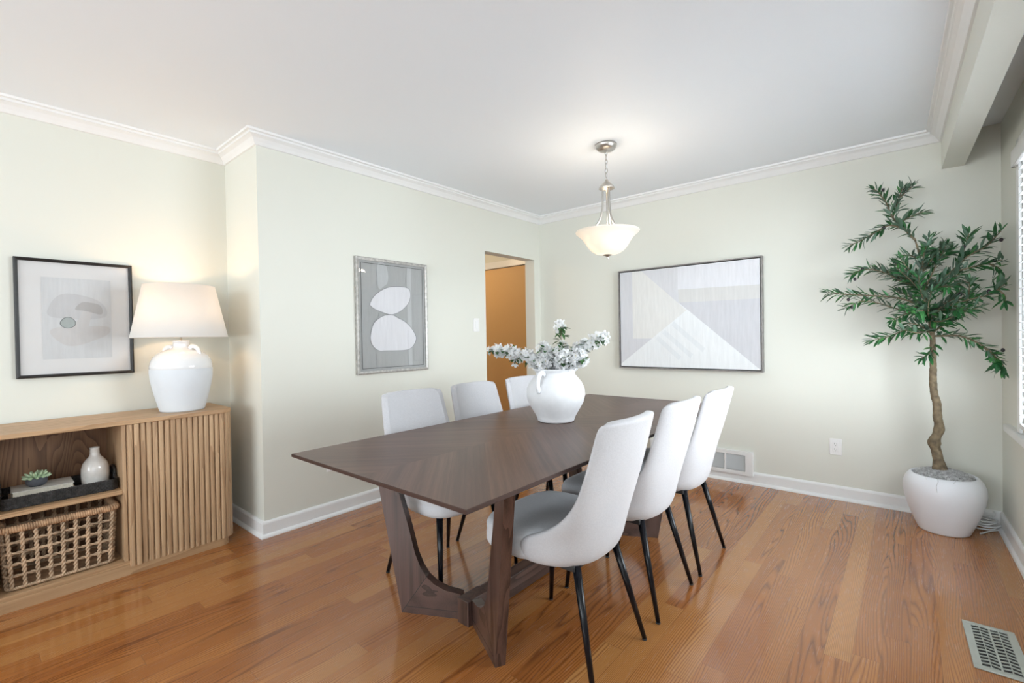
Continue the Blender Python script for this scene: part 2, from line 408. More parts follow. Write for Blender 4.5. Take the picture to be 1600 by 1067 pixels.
# crown moulding: profile (out from wall, z) swept along a path, mitred
CROWN = [(0, 2.366), (0.010, 2.368), (0.020, 2.384), (0.034, 2.402), (0.050, 2.412), (0.056, 2.414), (0.056, 2.424), (0.060, 2.427), (0.072, 2.428), (0.074, 2.440), (0, 2.440)]
def sweep(name, path, prof, mat, closed=False):
    """path: xy points; profile offset goes to the left of the direction of travel"""
    P = [Vector((p[0], p[1])) for p in path]; rings = []
    for i, p in enumerate(P):
        def nrm(a, b):
            d = (b-a).normalized(); return Vector((-d.y, d.x))
        if i == 0: n = nrm(P[0], P[1])
        elif i == len(P)-1: n = nrm(P[-2], P[-1])
        else:
            a = nrm(P[i-1], p); b = nrm(p, P[i+1]); n = (a+b)/(1+a.dot(b))
        rings.append([(p.x+n.x*o, p.y+n.y*o, z) for o, z in prof])
    m = MB(); m.rings(rings, True, True, True, smooth=False)
    return struct(m.build(name, mat))
XBM = 3.151
sweep('trim_1', [(XBM+7.58*0.0227, -7.58), (XBM, 0), (0, 0), (0, YO), (XA, YO), (XA, -7.58)], CROWN, M['trim'])
RR_ = 0.0227
def skew(o):
    """the window side of the room stands 1.3 degrees off square"""
    p = Vector((XD, 0, 0)); o.location = p+Matrix.Rotation(RR_, 3, 'Z')@(Vector(o.location)-p); o.rotation_euler.z += RR_; return o
skew(sbox('trim_2', M['wall'], (XBM, YB-0.1, 2.194, 3.256, 0.02, H)))       # boxed beam along the window side
# cased slab door across the hall
m = MB()
for q in ((-1.395, 0, -1.315, 2.03), (-0.405, 0, -0.325, 2.03), (-1.395, 2.03, -0.325, 2.11)): m.box(q[0], 0.282, q[1], q[2], 0.30, q[3], 0.004)
struct(m.build('trim_3', M['trim']))
dr = bpy.data.objects.new('door_1', None); COL.objects.link(dr); dr.location = (-1.315, 0.315, 0); struct(dr)
MB().box(0.003, 0, 0.008, 0.907, 0.035, 2.026, 0.002).build('door_slab', M['orange'], dr)
m = MB(); m.lathe([(0.0, -0.055), (0.018, -0.053), (0.026, -0.040), (0.018, -0.026), (0.010, -0.022), (0.010, -0.004), (0.028, -0.002), (0.028, 0.0)][1:], n=24)
g_ = m.build('door_handle', M['nickel'], dr); g_.location = (0.84, 0, 0.95); g_.rotation_euler = (radians(-90), 0, 0)
BASE = [(0, 0.0), (0.030, 0.0), (0.030, 0.006), (0.026, 0.014), (0.019, 0.020), (0.015, 0.022), (0.015, 0.082), (0.012, 0.090), (0.006, 0.097), (0, 0.097)]
sweep('baseboard_left', [(-T, -0.845), (0, -0.845), (0, YO), (XA, YO), (XA, -7.58)], BASE, M['trim'])
sweep('baseboard_back', [(XD+7.58*0.0227, -7.58), (XD, 0), (0, 0), (0, -0.098), (-T, -0.098)], BASE, M['trim'])
sweep('baseboard_hall', [(-1.395, 0.30), (-3.4, 0.30)], BASE, M['trim'])

# windows -------------------------------------------------------
def window_side(name, y0, y1, z0, z1, mull=(), rows=()):
    """window set in the right wall, opening y0..y1"""
    root = bpy.data.objects.new(name, None); COL.objects.link(root); root.location = (XD+0.08, (y0+y1)/2, z0); struct(root)
    ox, oy, oz = XD+0.08, (y0+y1)/2, z0
    def b(m, x0, a0, c0, x1, a1, c1, bev=0.0): m.box(x0-ox, a0-oy, c0-oz, x1-ox, a1-oy, c1-oz, bev=bev)
    m = MB(); c = 0.062
    for q in ((y0-c, z0-0.0, y0, z1+c), (y1, z0-0.0, y1+c, z1+c), (y0-c, z1, y1+c, z1+c)):
        b(m, XD-0.014, q[0], q[1], XD, q[2], q[3], 0.004)
    m.build('casing', M['trim'], root)
    m = MB(); j = 0.02
    b(m, XD, y0, z0, XD+0.16, y0+j, z1); b(m, XD, y1-j, z0, XD+0.16, y1, z1); b(m, XD, y0+j, z1-j, XD+0.16, y1-j, z1); b(m, XD, y0+j, z0, XD+0.16, y1-j, z0+j)
    m.build('jamb', M['trim'], root)
    m = MB(); s = 0.045; xa, xb = XD+0.09, XD+0.125
    b(m, xa, y0+j, z0+j, xb, y0+j+s, z1-j); b(m, xa, y1-j-s, z0+j, xb, y1-j, z1-j); b(m, xa, y0+j, z1-j-s, xb, y1-j, z1-j); b(m, xa, y0+j, z0+j, xb, y1-j, z0+j+s)
    for y in mull: b(m, xa, y-0.02, z0+j, xb, y+0.02, z1-j)
    for z in rows: b(m, xa, y0+j, z-0.018, xb, y1-j, z+0.018)
    m.build('sash', M['trim'], root)
    m = MB(); b(m, XD+0.105, y0+j+s, z0+j+s, XD+0.110, y1-j-s, z1-j-s); m.build('pane', M['glass'], root)
    skew(root); return root
skew(wall_right)
window_side('window_1', -2.28, -0.575, Z0, Z1, mull=(-1.45,), rows=(1.40,))
window_side('fill_window_2', -6.1, -3.75, Z0, Z1, mull=(-4.92,))  # unseen window added to bring in more light
skew(sbox('trim_4', M['trim'], (XD-0.028, -2.5, Z0-0.042, XD+0.09, -0.235, Z0-0.002), bev=0.006))      # sill under the dining window
skew(sbox('trim_5', M['trim'], (XD-0.028, -6.25, Z0-0.042, XD+0.09, -3.65, Z0-0.002), bev=0.006))  # sill of the added near window
# rear picture window, unseen and added for fill light
root = bpy.data.objects.new('fill_window_3', None); COL.objects.link(root); struct(root)
m = MB()
for q in ((-0.25, 0.6, -0.19, 2.2), (2.99, 0.6, 3.05, 2.2), (-0.19, 2.14, 2.99, 2.2), (-0.19, 0.6, 2.99, 0.66), (0.86, 0.66, 0.90, 2.14), (1.94, 0.66, 1.98, 2.14)):
    m.box(q[0], YB-0.12, q[1], q[2], YB-0.04, q[3])
m.build('sash', M['trim'], root)
MB().box(-0.19, YB-0.085, 0.66, 2.99, YB-0.08, 2.14).build('pane', M['glass'], root)

# blind inside the dining window
bl = thing('window_blind', 'white slatted window blind with valance over the bright window beside the olive tree', 'blind', (XD+0.006, -1.45, 2.0))
def bb(m, x0, y0, z0, x1, y1, z1, bev=0): m.box(x0-XD-0.006, y0+1.45, z0-2.0, x1-XD-0.006, y1+1.45, z1-2.0, bev=bev)
m = MB(); bb(m, XD-0.034, -2.36, 2.005, XD-0.016, -0.53, 2.085, 0.003); bb(m, XD-0.0335, -0.549, 2.005, XD-0.001, -0.53, 2.085); m.build('valance', M['trim'], bl)
m = MB(); z = 2.02; i = 0
while z > 0.73:
    y0, y1 = -2.262, -0.598
    a = radians(12); dx, dz = 0.024*cos(a), 0.024*sin(a)
    vs = [(-dx, dz), (dx, -dz)]
    v = [m.b.verts.new(p) for p in ((-dx, y0+1.45, z-2.0-dz), (dx, y0+1.45, z-2.0+dz), (dx, y1+1.45, z-2.0+dz), (-dx, y1+1.45, z-2.0-dz), (-dx, y0+1.45, z-1.997-dz), (dx, y0+1.45, z-1.997+dz), (dx, y1+1.45, z-1.997+dz), (-dx, y1+1.45, z-1.997-dz))]
    for q in ((0,3,2,1),(4,5,6,7),(0,1,5,4),(1,2,6,5),(2,3,7,6),(3,0,4,7)): m._f([v[k] for k in q])
    z -= 0.042
m.build('slats', M['blind'], bl)
m = MB(); bb(m, XD-0.018, -2.262, 0.692, XD+0.030, -0.598, 0.715, 0.004); m.build('bottom_rail', M['trim'], bl)
for y in (-0.80, -1.45, -2.10):
    m = MB()
    for dx in (-0.026, 0.026): m.box(dx-0.0006, y+1.45-0.006, -1.27, dx+0.0006, y+1.45+0.006, 0.02)
    m.build('ladder_tape', M['white_plastic'], bl)
skew(bl)

# ------------------------------------------------------------ wall plates and registers
def outlet(y=None, x=None, z=0.36, label='', side='back'):
    if side == 'back': o = thing('power_outlet', label, 'outlet', (x, -0.0005, z))
    else: o = thing('power_outlet', label, 'outlet', (0.0005, y, z), pi/2)
    MB().box(-0.037, -0.006, -0.058, 0.037, 0, 0.058, 0.003).build('cover_plate', M['white_plastic'], o)
    f = MB().box(-0.017, -0.009, -0.036, 0.017, -0.005, 0.036, 0.0015).build('receptacle', M['white_plastic'], o)
    m = MB()
    for dz in (-0.019, 0.019):
        m.box(-0.0075, -0.0096, dz-0.001, -0.0055, -0.0085, dz+0.009); m.box(0.0055, -0.0096, dz-0.001, 0.0075, -0.0085, dz+0.008)
        m.box(-0.002, -0.0096, dz-0.010, 0.002, -0.0085, dz-0.006)
    m.build('socket_slots', M['slot'], f)
    return o
outlet(x=2.588, z=0.370, label='white duplex wall outlet on the far wall, left of the potted olive tree')
outlet(y=-2.39, z=0.360, label='white wall outlet half hidden behind the near corner of the dining table', side='left')
sw = thing('light_switch', 'white light switch plate on the wall beside the hall opening', 'light switch', (0.0005, -0.975, 1.30), pi/2)
MB().box(-0.038, -0.006, -0.060, 0.038, 0, 0.060, 0.003).build('cover_plate', M['white_plastic'], sw)
MB().box(-0.016, -0.009, -0.034, 0.016, -0.005, 0.034, 0.002).build('rocker', M['trim'], sw)

gr = thing('wall_register', 'white louvred return air grille low on the wall behind the right-hand chairs', 'air vent', (1.64, -0.017, 0.0))
m = MB(); x0, x1, z0, z1 = -0.42, 0.415, 0.066, 0.252
for q in ((x0, z0, x1, z0+0.030), (x0, z1-0.030, x1, z1), (x0, z0+0.030, x0+0.055, z1-0.030), (x1-0.055, z0+0.030, x1, z1-0.030)):
    m.box(q[0], -0.012, q[1], q[2], 0.016, q[3])
for xx in (-0.145, 0.21): m.box(xx-0.006, -0.010, z0+0.03, xx+0.006, 0.010, z1-0.03)
m.build('grille_frame', M['trim'], gr)
m = MB(); z = z0+0.036
while z < z1-0.034:
    v = [m.b.verts.new(p) for p in ((x0+0.055, -0.008, z), (x1-0.055, -0.008, z), (x1-0.055, 0.006, z+0.007), (x0+0.055, 0.006, z+0.007))]; m._f(v); z += 0.0095
m.build('louvres', M['trim'], gr)
MB().box(x0+0.05, 0.010, z0+0.025, x1-0.05, 0.015, z1-0.025).build('duct_back', plain('grey_duct_backing', (0.35, 0.36, 0.38, 1), 0.6), gr)  # even grey board closing the grille behind the louvres

fv = thing('floor_register', 'metal floor register with slanted slots set in the oak floor near the window', 'floor vent', (3.226, -1.552, 0.0), 0.03)
hw, hl = 0.0745, 0.172
m = MB()
m.box(-hw, -hl, 0.0005, hw, -hl+0.022, 0.006, 0.0018); m.box(-hw, hl-0.022, 0.0005, hw, hl, 0.006, 0.0018)
m.box(-hw, -hl+0.022, 0.0005, -hw+0.024, hl-0.022, 0.006, 0.001); m.box(hw-0.024, -hl+0.022, 0.0005, hw, hl-0.022, 0.006, 0.001)
m.box(-0.003, -hl+0.022, 0.002, 0.003, hl-0.022, 0.0055)
m.build('register_rim', M['vent'], fv)
m = MB()
n = 13; yy0 = -hl+0.022; st = (2*hl-0.044)/n
for sgn in (0, 1):
    xa = -hw+0.024 if sgn == 0 else 0.003; wd = hw-0.027
    for i in range(n+1):
        y = yy0+i*st
        # wavy strips between the slots
        m.prism([(xa, max(yy0, y-0.0035)), (xa+wd*0.5, max(yy0, min(-yy0, y+0.004))), (xa+wd, max(yy0, min(-yy0, y-0.002))), (xa+wd, min(-yy0, y+0.0035)), (xa+wd*0.5, min(-yy0, y+0.0095)), (xa, min(-yy0, y+0.003))], 0.002, 0.005)
    m.box(xa+wd*0.47, yy0, 0.002, xa+wd*0.53, -yy0, 0.0048)
m.build('slotted_grille', M['vent'], fv)
MB().box(-hw+0.01, -hl+0.01, 0.0003, hw-0.01, hl-0.01, 0.0012).build('register_opening', M['slot'], fv)

# ------------------------------------------------------------ dining table
tb = thing('dining_table', 'long dark walnut dining table with chevron veneer top and angled sled legs', 'table', (1.637, -2.07, 0))
m = MB(); tw, tl = 0.485, 1.11
m.mi = 0; zt = 0.75
top = [(-tw, -tl), (tw, -tl), (tw, tl), (-tw, tl)]
def ringp(d, z): return [(-tw+d, -tl+d, z), (tw-d, -tl+d, z), (tw-d, tl-d, z), (-tw+d, tl-d, z)]
R = [ringp(0.0015, zt), ringp(0, zt-0.0015), ringp(0, zt-0.012), ringp(0.028, zt-0.028)]
vr = [[m.b.verts.new(p) for p in r] for r in R]
m._f(vr[0]); m.mi = 1
for a, b in zip(vr, vr[1:]):
    for i in range(4): m._f((a[i], a[(i+1) % 4], b[(i+1) % 4], b[i]))
m._f(list(reversed(vr[-1])))
m.build('tabletop', [M['table'], M['table_edge']], tb)
# leg panels: outline in (d along panel, z)
OUT = [(0.033, 0.0), (0.305, 0.0), (0.436, 0.722), (0.350, 0.722), (0.328, 0.60), (0.303, 0.50), (0.265, 0.37), (0.238, 0.26), (0.215, 0.205), (0.188, 0.165), (0.150, 0.135), (0.100, 0.115), (0.033, 0.106)]
mitre = 4
def leg_panel(px, py, ang, endsign):
    """one leg panel, face towards the table end"""
    d = Vector((cos(ang), sin(ang), 0)); n = Vector((-d.y, d.x, 0))
    if n.y*endsign < 0: n = -n          # outward
    th = 0.040; m = MB()
    o = [Vector((px, py, 0))+d*(a-0.033)+Vector((0, 0, z)) for a, z in OUT]
    F = [m.b.verts.new(p) for p in o]; Bk = [m.b.verts.new(p-n*th) for p in o]
    k = len(F); MI = 9
    m.mi = 0; m._f(F[1:MI+1]); m._f(list(reversed(Bk[1:MI+1])))
    m.mi = 1; m._f([F[0], F[1]]+F[MI:]); m._f(list(reversed([Bk[0], Bk[1]]+Bk[MI:])))
    for i in range(k): m.mi = 0 if 1 <= i < MI else 1; m._f((F[i], Bk[i], Bk[(i+1) % k], F[(i+1) % k]))
    m.b.normal_update(); bmesh.ops.triangulate(m.b, faces=[f for f in m.b.faces if len(f.verts) > 4])
    g = m.build('leg', [M['leg_wood'], M['leg_foot']], tb)
    # mitre and foot grooves as thin dark inlays, slightly proud of nothing (recess lines)
    m = MB()
    def groove(a, b, w=0.0026):
        A = Vector((px, py, 0))+d*(a[0]-0.033)+Vector((0, 0, a[1])); B2 = Vector((px, py, 0))+d*(b[0]-0.033)+Vector((0, 0, b[1]))
        t = (B2-A).normalized(); s = t.cross(n)*w*0.5; e = n*0.0004
        m.poly([A-s+e, B2-s+e, B2+s+e, A+s+e])
    groove((0.304, 0.003), (0.190, 0.163)); groove((0.284, 0.030), (0.034, 0.030))
    m.build('mitre_line', M['slot'], g)
for es in (-1, 1):
    yc = es*0.588
    for sx in (-1, 1):
        ang = math.atan2(es*0.142, sx*0.272)
        leg_panel(-0.066+sx*0.033+0.0, yc, ang, es)
    m = MB(); m.box(-0.098, yc-0.022 if es < 0 else yc-0.10, 0, -0.034, yc+0.10 if es < 0 else yc+0.022, 0.104, 0.002); m.build('centre_block', M['leg_wood'], tb)
MB().box(-0.098, -0.49, 0.004, -0.034, 0.49, 0.098, 0.003).build('stretcher', M['leg_wood_x'], tb)

# ------------------------------------------------------------ chairs
def make_chair(label):
    t = thing('dining_chair', label, 'chair', (0, 0, 0), 0, 'upholstered chairs around the dining table')
    # rows: z, half width, back x, wing tip x, exponent
    rows = [(0.371, 0.150, -0.105, 0.030, 2.4), (0.376, 0.195, -0.150, 0.050, 2.4), (0.398, 0.226, -0.178, 0.064, 2.6), (0.434, 0.236, -0.192, 0.067, 2.7), (0.466, 0.238, -0.200, 0.058, 2.7),
            (0.492, 0.236, -0.206, 0.010, 2.6), (0.520, 0.232, -0.212, -0.058, 2.4), (0.565, 0.226, -0.222, -0.122, 2.2), (0.625, 0.217, -0.236, -0.168, 2.1),
            (0.70, 0.209, -0.262, -0.196, 2.0), (0.79, 0.202, -0.288, -0.222, 2.0), (0.86, 0.197, -0.308, -0.240, 2.0), (0.892, 0.192, -0.317, -0.249, 2.0), (0.904, 0.180, -0.320, -0.262, 2.0)]
    m = MB(); N = 22; rings = []
    for z, w, xb, xt, e in rows:
        r = []
        for k in range(N+1):
            th = -pi/2+pi*k/N
            c = abs(cos(th))**(2/e); s_ = (1 if sin(th) >= 0 else -1)*abs(sin(th))**(2/e)
            r.append((xt+(xb-xt)*c, w*s_, z))
        rings.append(r)
    m.rings(rings, False)
    # padded inner face and rounded rim through solidify + subsurf
    sh = m.build('backrest', M['fabric'], t, smooth_all=True)
    # normals must point outwards (away from the sitter)
    me = sh.data
    bmx = bmesh.new(); bmx.from_mesh(me)
    f0 = max(bmx.faces, key=lambda f: -f.calc_center_median().x if abs(f.calc_center_median().y) < 0.05 else 9e9*-1)
    if f0.normal.x > 0: bmesh.ops.reverse_faces(bmx, faces=bmx.faces[:])
    bmx.to_mesh(me); bmx.free()
    md = sh.modifiers.new('solid', 'SOLIDIFY'); md.thickness = 0.034; md.offset = -1
    md = sh.modifiers.new('sub', 'SUBSURF'); md.levels = 1; md.render_levels = 2
    # seat pad
    m = MB()
    def outline(k, z):
        r = []
        for i in range(40):
            a = 2*pi*i/40; c, s_ = cos(a), sin(a); e = 2/4.2
            x = 0.055+0.222*k*(abs(c)**e)*(1 if c > 0 else -1)
            w = 0.236*k if x > 0.05 else (0.236-0.055*min(1, (0.05-x)/0.14))*k
            r.append((x, w*(abs(s_)**e)*(1 if s_ > 0 else -1), z))
        return r
    m.rings([outline(0.80, 0.392), outline(0.97, 0.396), outline(1.0, 0.412), outline(1.0, 0.440), outline(0.985, 0.446), outline(0.995, 0.452), outline(0.995, 0.474), outline(0.955, 0.492), outline(0.80, 0.503), outline(0.45, 0.508), outline(0.1, 0.509)], True, True, True)
    m.build('seat', M['seat_fabric'], t, smooth_all=True)
    # seat base board
    MB().box(-0.13, -0.16, 0.372, 0.19, 0.16, 0.394, 0.004).build('seat_base', M['slot'], t)
    for (tx, ty, fx, fy) in ((0.185, 0.165, 0.225, 0.195), (0.185, -0.165, 0.225, -0.195), (-0.125, 0.135, -0.222, 0.193), (-0.125, -0.135, -0.222, -0.193)):
        m = MB(); top = Vector((tx, ty, 0.388)); ft = Vector((fx, fy, 0.006))
        m.tube([ft, ft.lerp(top, 0.5), top], [0.0088, 0.0122, 0.0155], 16)
        g = m.build('leg', M['black_metal'], t)
        m = MB(); m.lathe([(0.008, 0.0), (0.0092, 0.001), (0.0092, 0.007), (0.007, 0.008)], fx, fy, 0, 14); m.build('foot_cap', M['slot'], g)
    return t
ch = make_chair('pale linen dining chair nearest the camera, seen from behind')
ch.location = (1.972, -2.495, 0); ch.rotation_euler.z = pi
for lab, x, y, rz in (
    ('middle one of the three pale chairs seen from behind', 1.972, -1.978, pi),
    ('pale chair seen from behind, farthest of its row, beside the wall grille', 1.978, -1.485, pi),
    ('pale chair across the table, nearest below the grey stone print', 1.190, -2.440, -0.07),
    ('middle one of the three pale chairs across the table, facing the camera', 1.185, -1.948, 0.0),
    ('pale chair across the table, partly hidden behind the white pitcher', 1.185, -1.455, 0.0)):
    c = copy_tree(ch); c['label'] = lab; c.location = (x, y, 0); c.rotation_euler.z = rz

# ------------------------------------------------------------ pitcher vase with blossom
VX, VY = 1.585, -2.008
vs = thing('pitcher_vase', 'large white ceramic pitcher with small handles holding white blossom on the table', 'vase', (VX, VY, 0.75))
m = MB()
prof = [(0.0, 0.0005), (0.088, 0.0005), (0.094, 0.004), (0.096, 0.012), (0.103, 0.030), (0.122, 0.062), (0.143, 0.100), (0.1515, 0.135), (0.149, 0.168), (0.135, 0.200), (0.114, 0.226), (0.101, 0.240), (0.099, 0.250), (0.106, 0.260), (0.116, 0.266), (0.117, 0.272), (0.111, 0.274),
        (0.100, 0.262), (0.092, 0.247), (0.092, 0.235), (0.105, 0.222), (0.127, 0.195), (0.140, 0.165), (0.143, 0.135), (0.134, 0.100), (0.110, 0.060), (0.090, 0.020), (0.0, 0.014)]
m.lathe(prof[1:-1], n=56, cap0=True, cap1=True); m.build('body', M['ceramic'], vs)
for a in (radians(272), radians(92)):
    d = Vector((cos(a), sin(a), 0)); pts = [(0.100, 0.246), (0.120, 0.258), (0.141, 0.250), (0.155, 0.228), (0.158, 0.196), (0.148, 0.160)]
    m = MB(); m.tube(smoothpath([(d.x*r, d.y*r, z) for r, z in pts], 5), 0.0095, 12, flat=1.5); m.build('handle', M['ceramic'], vs)
# points measured on the plant and the bouquet
TRUNK= [(3.123, -0.25, 0.377), (3.11, -0.25, 0.463), (3.101, -0.25, 0.519), (3.123, -0.25, 0.599), (3.116, -0.25, 0.67), (3.114, -0.25, 0.747), (3.103, -0.25, 0.799), (3.097, -0.25, 0.876), (3.098, -0.25, 0.952), (3.098, -0.25, 1.044), (3.095, -0.25, 1.166), (3.082, -0.25, 1.285), (3.066, -0.25, 1.42), (3.049, -0.25, 1.537), (3.041, -0.25, 1.635), (3.021, -0.25, 1.734)]
BRANCHES=[
[(3.021, -0.25, 1.734), (2.962, -0.25, 1.821), (2.916, -0.25, 1.888), (2.886, -0.25, 1.981), (2.845, -0.25, 2.061), (2.82, -0.25, 2.082)] ,
[(2.916, -0.25, 1.888), (2.932, -0.25, 1.944), (2.951, -0.25, 2.019), (2.963, -0.25, 2.056)] ,
[(2.951, -0.25, 2.007), (2.987, -0.25, 2.039), (3.008, -0.25, 2.058)] ,
[(2.941, -0.25, 1.844), (2.977, -0.25, 1.865), (3.022, -0.25, 1.888), (3.057, -0.25, 1.897)] ,
[(2.968, -0.25, 1.808), (2.901, -0.25, 1.843), (2.837, -0.25, 1.813), (2.756, -0.25, 1.768), (2.699, -0.25, 1.747)] ,
[(3.049, -0.25, 1.441), (2.96, -0.28, 1.485), (2.869, -0.3, 1.551), (2.775, -0.31, 1.576), (2.71, -0.32, 1.545)] ,
[(3.077, -0.25, 1.305), (2.96, -0.3, 1.379), (2.806, -0.32, 1.408), (2.676, -0.33, 1.424), (2.589, -0.35, 1.442)] ,
[(3.082, -0.25, 1.247), (2.929, -0.3, 1.322), (2.776, -0.35, 1.376), (2.685, -0.37, 1.332)] ,
[(3.093, -0.25, 1.17), (2.988, -0.31, 1.192), (2.899, -0.35, 1.155), (2.813, -0.37, 1.128)] ,
[(3.066, -0.25, 1.432), (3.161, -0.27, 1.505), (3.241, -0.29, 1.598), (3.317, -0.31, 1.647), (3.375, -0.33, 1.72)] ,
[(3.202, -0.28, 1.538), (3.236, -0.29, 1.66), (3.251, -0.3, 1.729)] ,
[(3.188, -0.28, 1.521), (3.315, -0.33, 1.549), (3.375, -0.37, 1.559)] ,
[(3.077, -0.25, 1.286), (3.21, -0.35, 1.342), (3.319, -0.41, 1.374), (3.375, -0.45, 1.423)] ,
[(3.236, -0.35, 1.33), (3.246, -0.36, 1.4), (3.248, -0.37, 1.453)] ,
[(3.099, -0.25, 1.151), (3.212, -0.31, 1.15), (3.299, -0.35, 1.096), (3.357, -0.38, 1.021), (3.375, -0.4, 0.989)] ,
[(3.299, -0.35, 1.096), (3.357, -0.38, 1.011), (3.375, -0.39, 0.967)] ,
[(3.104, -0.25, 1.113), (3.083, -0.28, 1.049), (3.045, -0.31, 1.023)] ,
[(3.049, -0.25, 1.537), (3.073, -0.25, 1.65), (3.082, -0.25, 1.737)] ,
[(3.066, -0.25, 1.44), (3.119, -0.3, 1.582), (3.155, -0.31, 1.669)] ,
[(3.082, -0.25, 1.247), (3.129, -0.35, 1.236), (3.207, -0.4, 1.276), (3.28, -0.43, 1.307)] ,
[(3.077, -0.25, 1.362), (3.004, -0.33, 1.477), (2.932, -0.37, 1.565)] ,
[(3.082, -0.25, 1.266), (2.989, -0.35, 1.287), (2.916, -0.41, 1.25)] ,
[(3.077, -0.25, 1.324), (3.047, -0.35, 1.397), (3.033, -0.39, 1.507)] ,
[(3.082, -0.25, 1.228), (3.074, -0.39, 1.319), (3.086, -0.45, 1.407)] ,
[(3.082, -0.25, 1.247), (3.166, -0.15, 1.323), (3.225, -0.11, 1.417)] ,
[(3.083, -0.25, 1.324), (3.005, -0.17, 1.39), (2.927, -0.11, 1.44)] ,
[(3.066, -0.25, 1.478), (2.99, -0.2, 1.548), (2.923, -0.17, 1.61)] ,
[(3.091, -0.25, 1.189), (3.031, -0.37, 1.172), (2.96, -0.45, 1.192)] ,
[(3.093, -0.25, 1.17), (3.157, -0.33, 1.225), (3.195, -0.37, 1.241)] ,
[(3.041, -0.25, 1.615), (3.005, -0.28, 1.635), (2.961, -0.3, 1.646)] ,
[(3.041, -0.25, 1.635), (3.092, -0.28, 1.64), (3.133, -0.3, 1.647)] ,
[(3.353, -0.43, 1.398), (3.375, -0.45, 1.361), (3.375, -0.46, 1.332)] ,
[(3.327, -0.33, 1.548), (3.367, -0.35, 1.513), (3.375, -0.37, 1.467)] ,
]
OLIVES= [(2.972, -0.25, 2.046), (2.944, -0.25, 1.843), (2.871, -0.25, 2.067), (2.873, -0.26, 1.83), (3.375, -0.33, 1.672), (3.348, -0.35, 1.561), (2.728, -0.31, 1.519), (2.697, -0.35, 1.389), (2.715, -0.37, 1.339), (2.768, -0.31, 1.58), (3.35, -0.38, 0.986), (3.374, -0.38, 1.073), (3.231, -0.29, 1.658), (3.317, -0.43, 1.39), (3.21, -0.35, 1.385)]
STEMS=[
[(1.586, -2.008, 0.99), (1.528, -2.028, 1.046), (1.442, -2.048, 1.086), (1.335, -2.058, 1.109), (1.212, -2.068, 1.112)] ,
[(1.606, -2.008, 0.991), (1.62, -2.008, 1.107), (1.626, -2.008, 1.231)] ,
[(1.642, -2.008, 0.992), (1.7, -1.988, 1.1), (1.788, -1.978, 1.155), (1.842, -1.978, 1.179)] ,
[(1.657, -2.008, 0.993), (1.731, -2.038, 1.058), (1.773, -2.058, 1.085)] ,
[(1.57, -2.008, 0.989), (1.589, -2.078, 1.057), (1.578, -2.108, 1.052)] ,
[(1.594, -2.008, 0.99), (1.555, -2.008, 1.089), (1.514, -2.008, 1.123)] ,
[(1.634, -2.008, 0.992), (1.662, -1.978, 1.086), (1.735, -1.958, 1.138)] ,
[(1.614, -2.008, 0.991), (1.668, -2.068, 1.061), (1.697, -2.088, 1.091)] ,
[(1.578, -2.008, 0.99), (1.434, -1.988, 1.048), (1.303, -1.988, 1.067)] ,
]

def flower(m, c, n, r):
    """five cupped petals around c facing n, mesh faces only"""
    n = n.normalized(); a = n.orthogonal().normalized(); b = n.cross(a)
    ph = random.random()*6.28
    for k in range(5):
        t = ph+k*2*pi/5; d = a*cos(t)+b*sin(t); s = n.cross(d)
        w = r*0.40
        p0 = c; p1 = c+d*r*0.45+s*w+n*r*0.10; p2 = c+d*r*0.95+s*w*0.75+n*r*0.28; p3 = c+d*r*1.05+n*r*0.36; p4 = c+d*r*0.95-s*w*0.75+n*r*0.28; p5 = c+d*r*0.45-s*w+n*r*0.10; pc = c+d*r*0.6+n*r*0.02
        v = [m.b.verts.new(p) for p in (p0, p1, p2, p3, p4, p5, pc)]
        for i in range(6): m._f((v[6], v[i], v[(i+1) % 6]), True)
def leaf(m, base, d, up, L, w, curve=0.15, n=4):
    d = d.normalized(); s = d.cross(up)
    s = s.normalized() if s.length > 1e-6 else d.orthogonal().normalized(); u = s.cross(d).normalized()
    left = []; mid = []; right = []
    for i in range(n+1):
        t = i/n; ww = w*0.5*(sin(pi*min(1, t*0.97+0.015))**0.75)
        p = base+d*L*t-u*curve*L*t*t
        mid.append(m.b.verts.new(p-u*ww*0.15)); left.append(m.b.verts.new(p+s*ww+u*ww*0.25)); right.append(m.b.verts.new(p-s*ww+u*ww*0.25))
    for i in range(n):
        m._f((mid[i], mid[i+1], left[i+1], left[i]), True); m._f((right[i], right[i+1], mid[i+1], mid[i]), True)

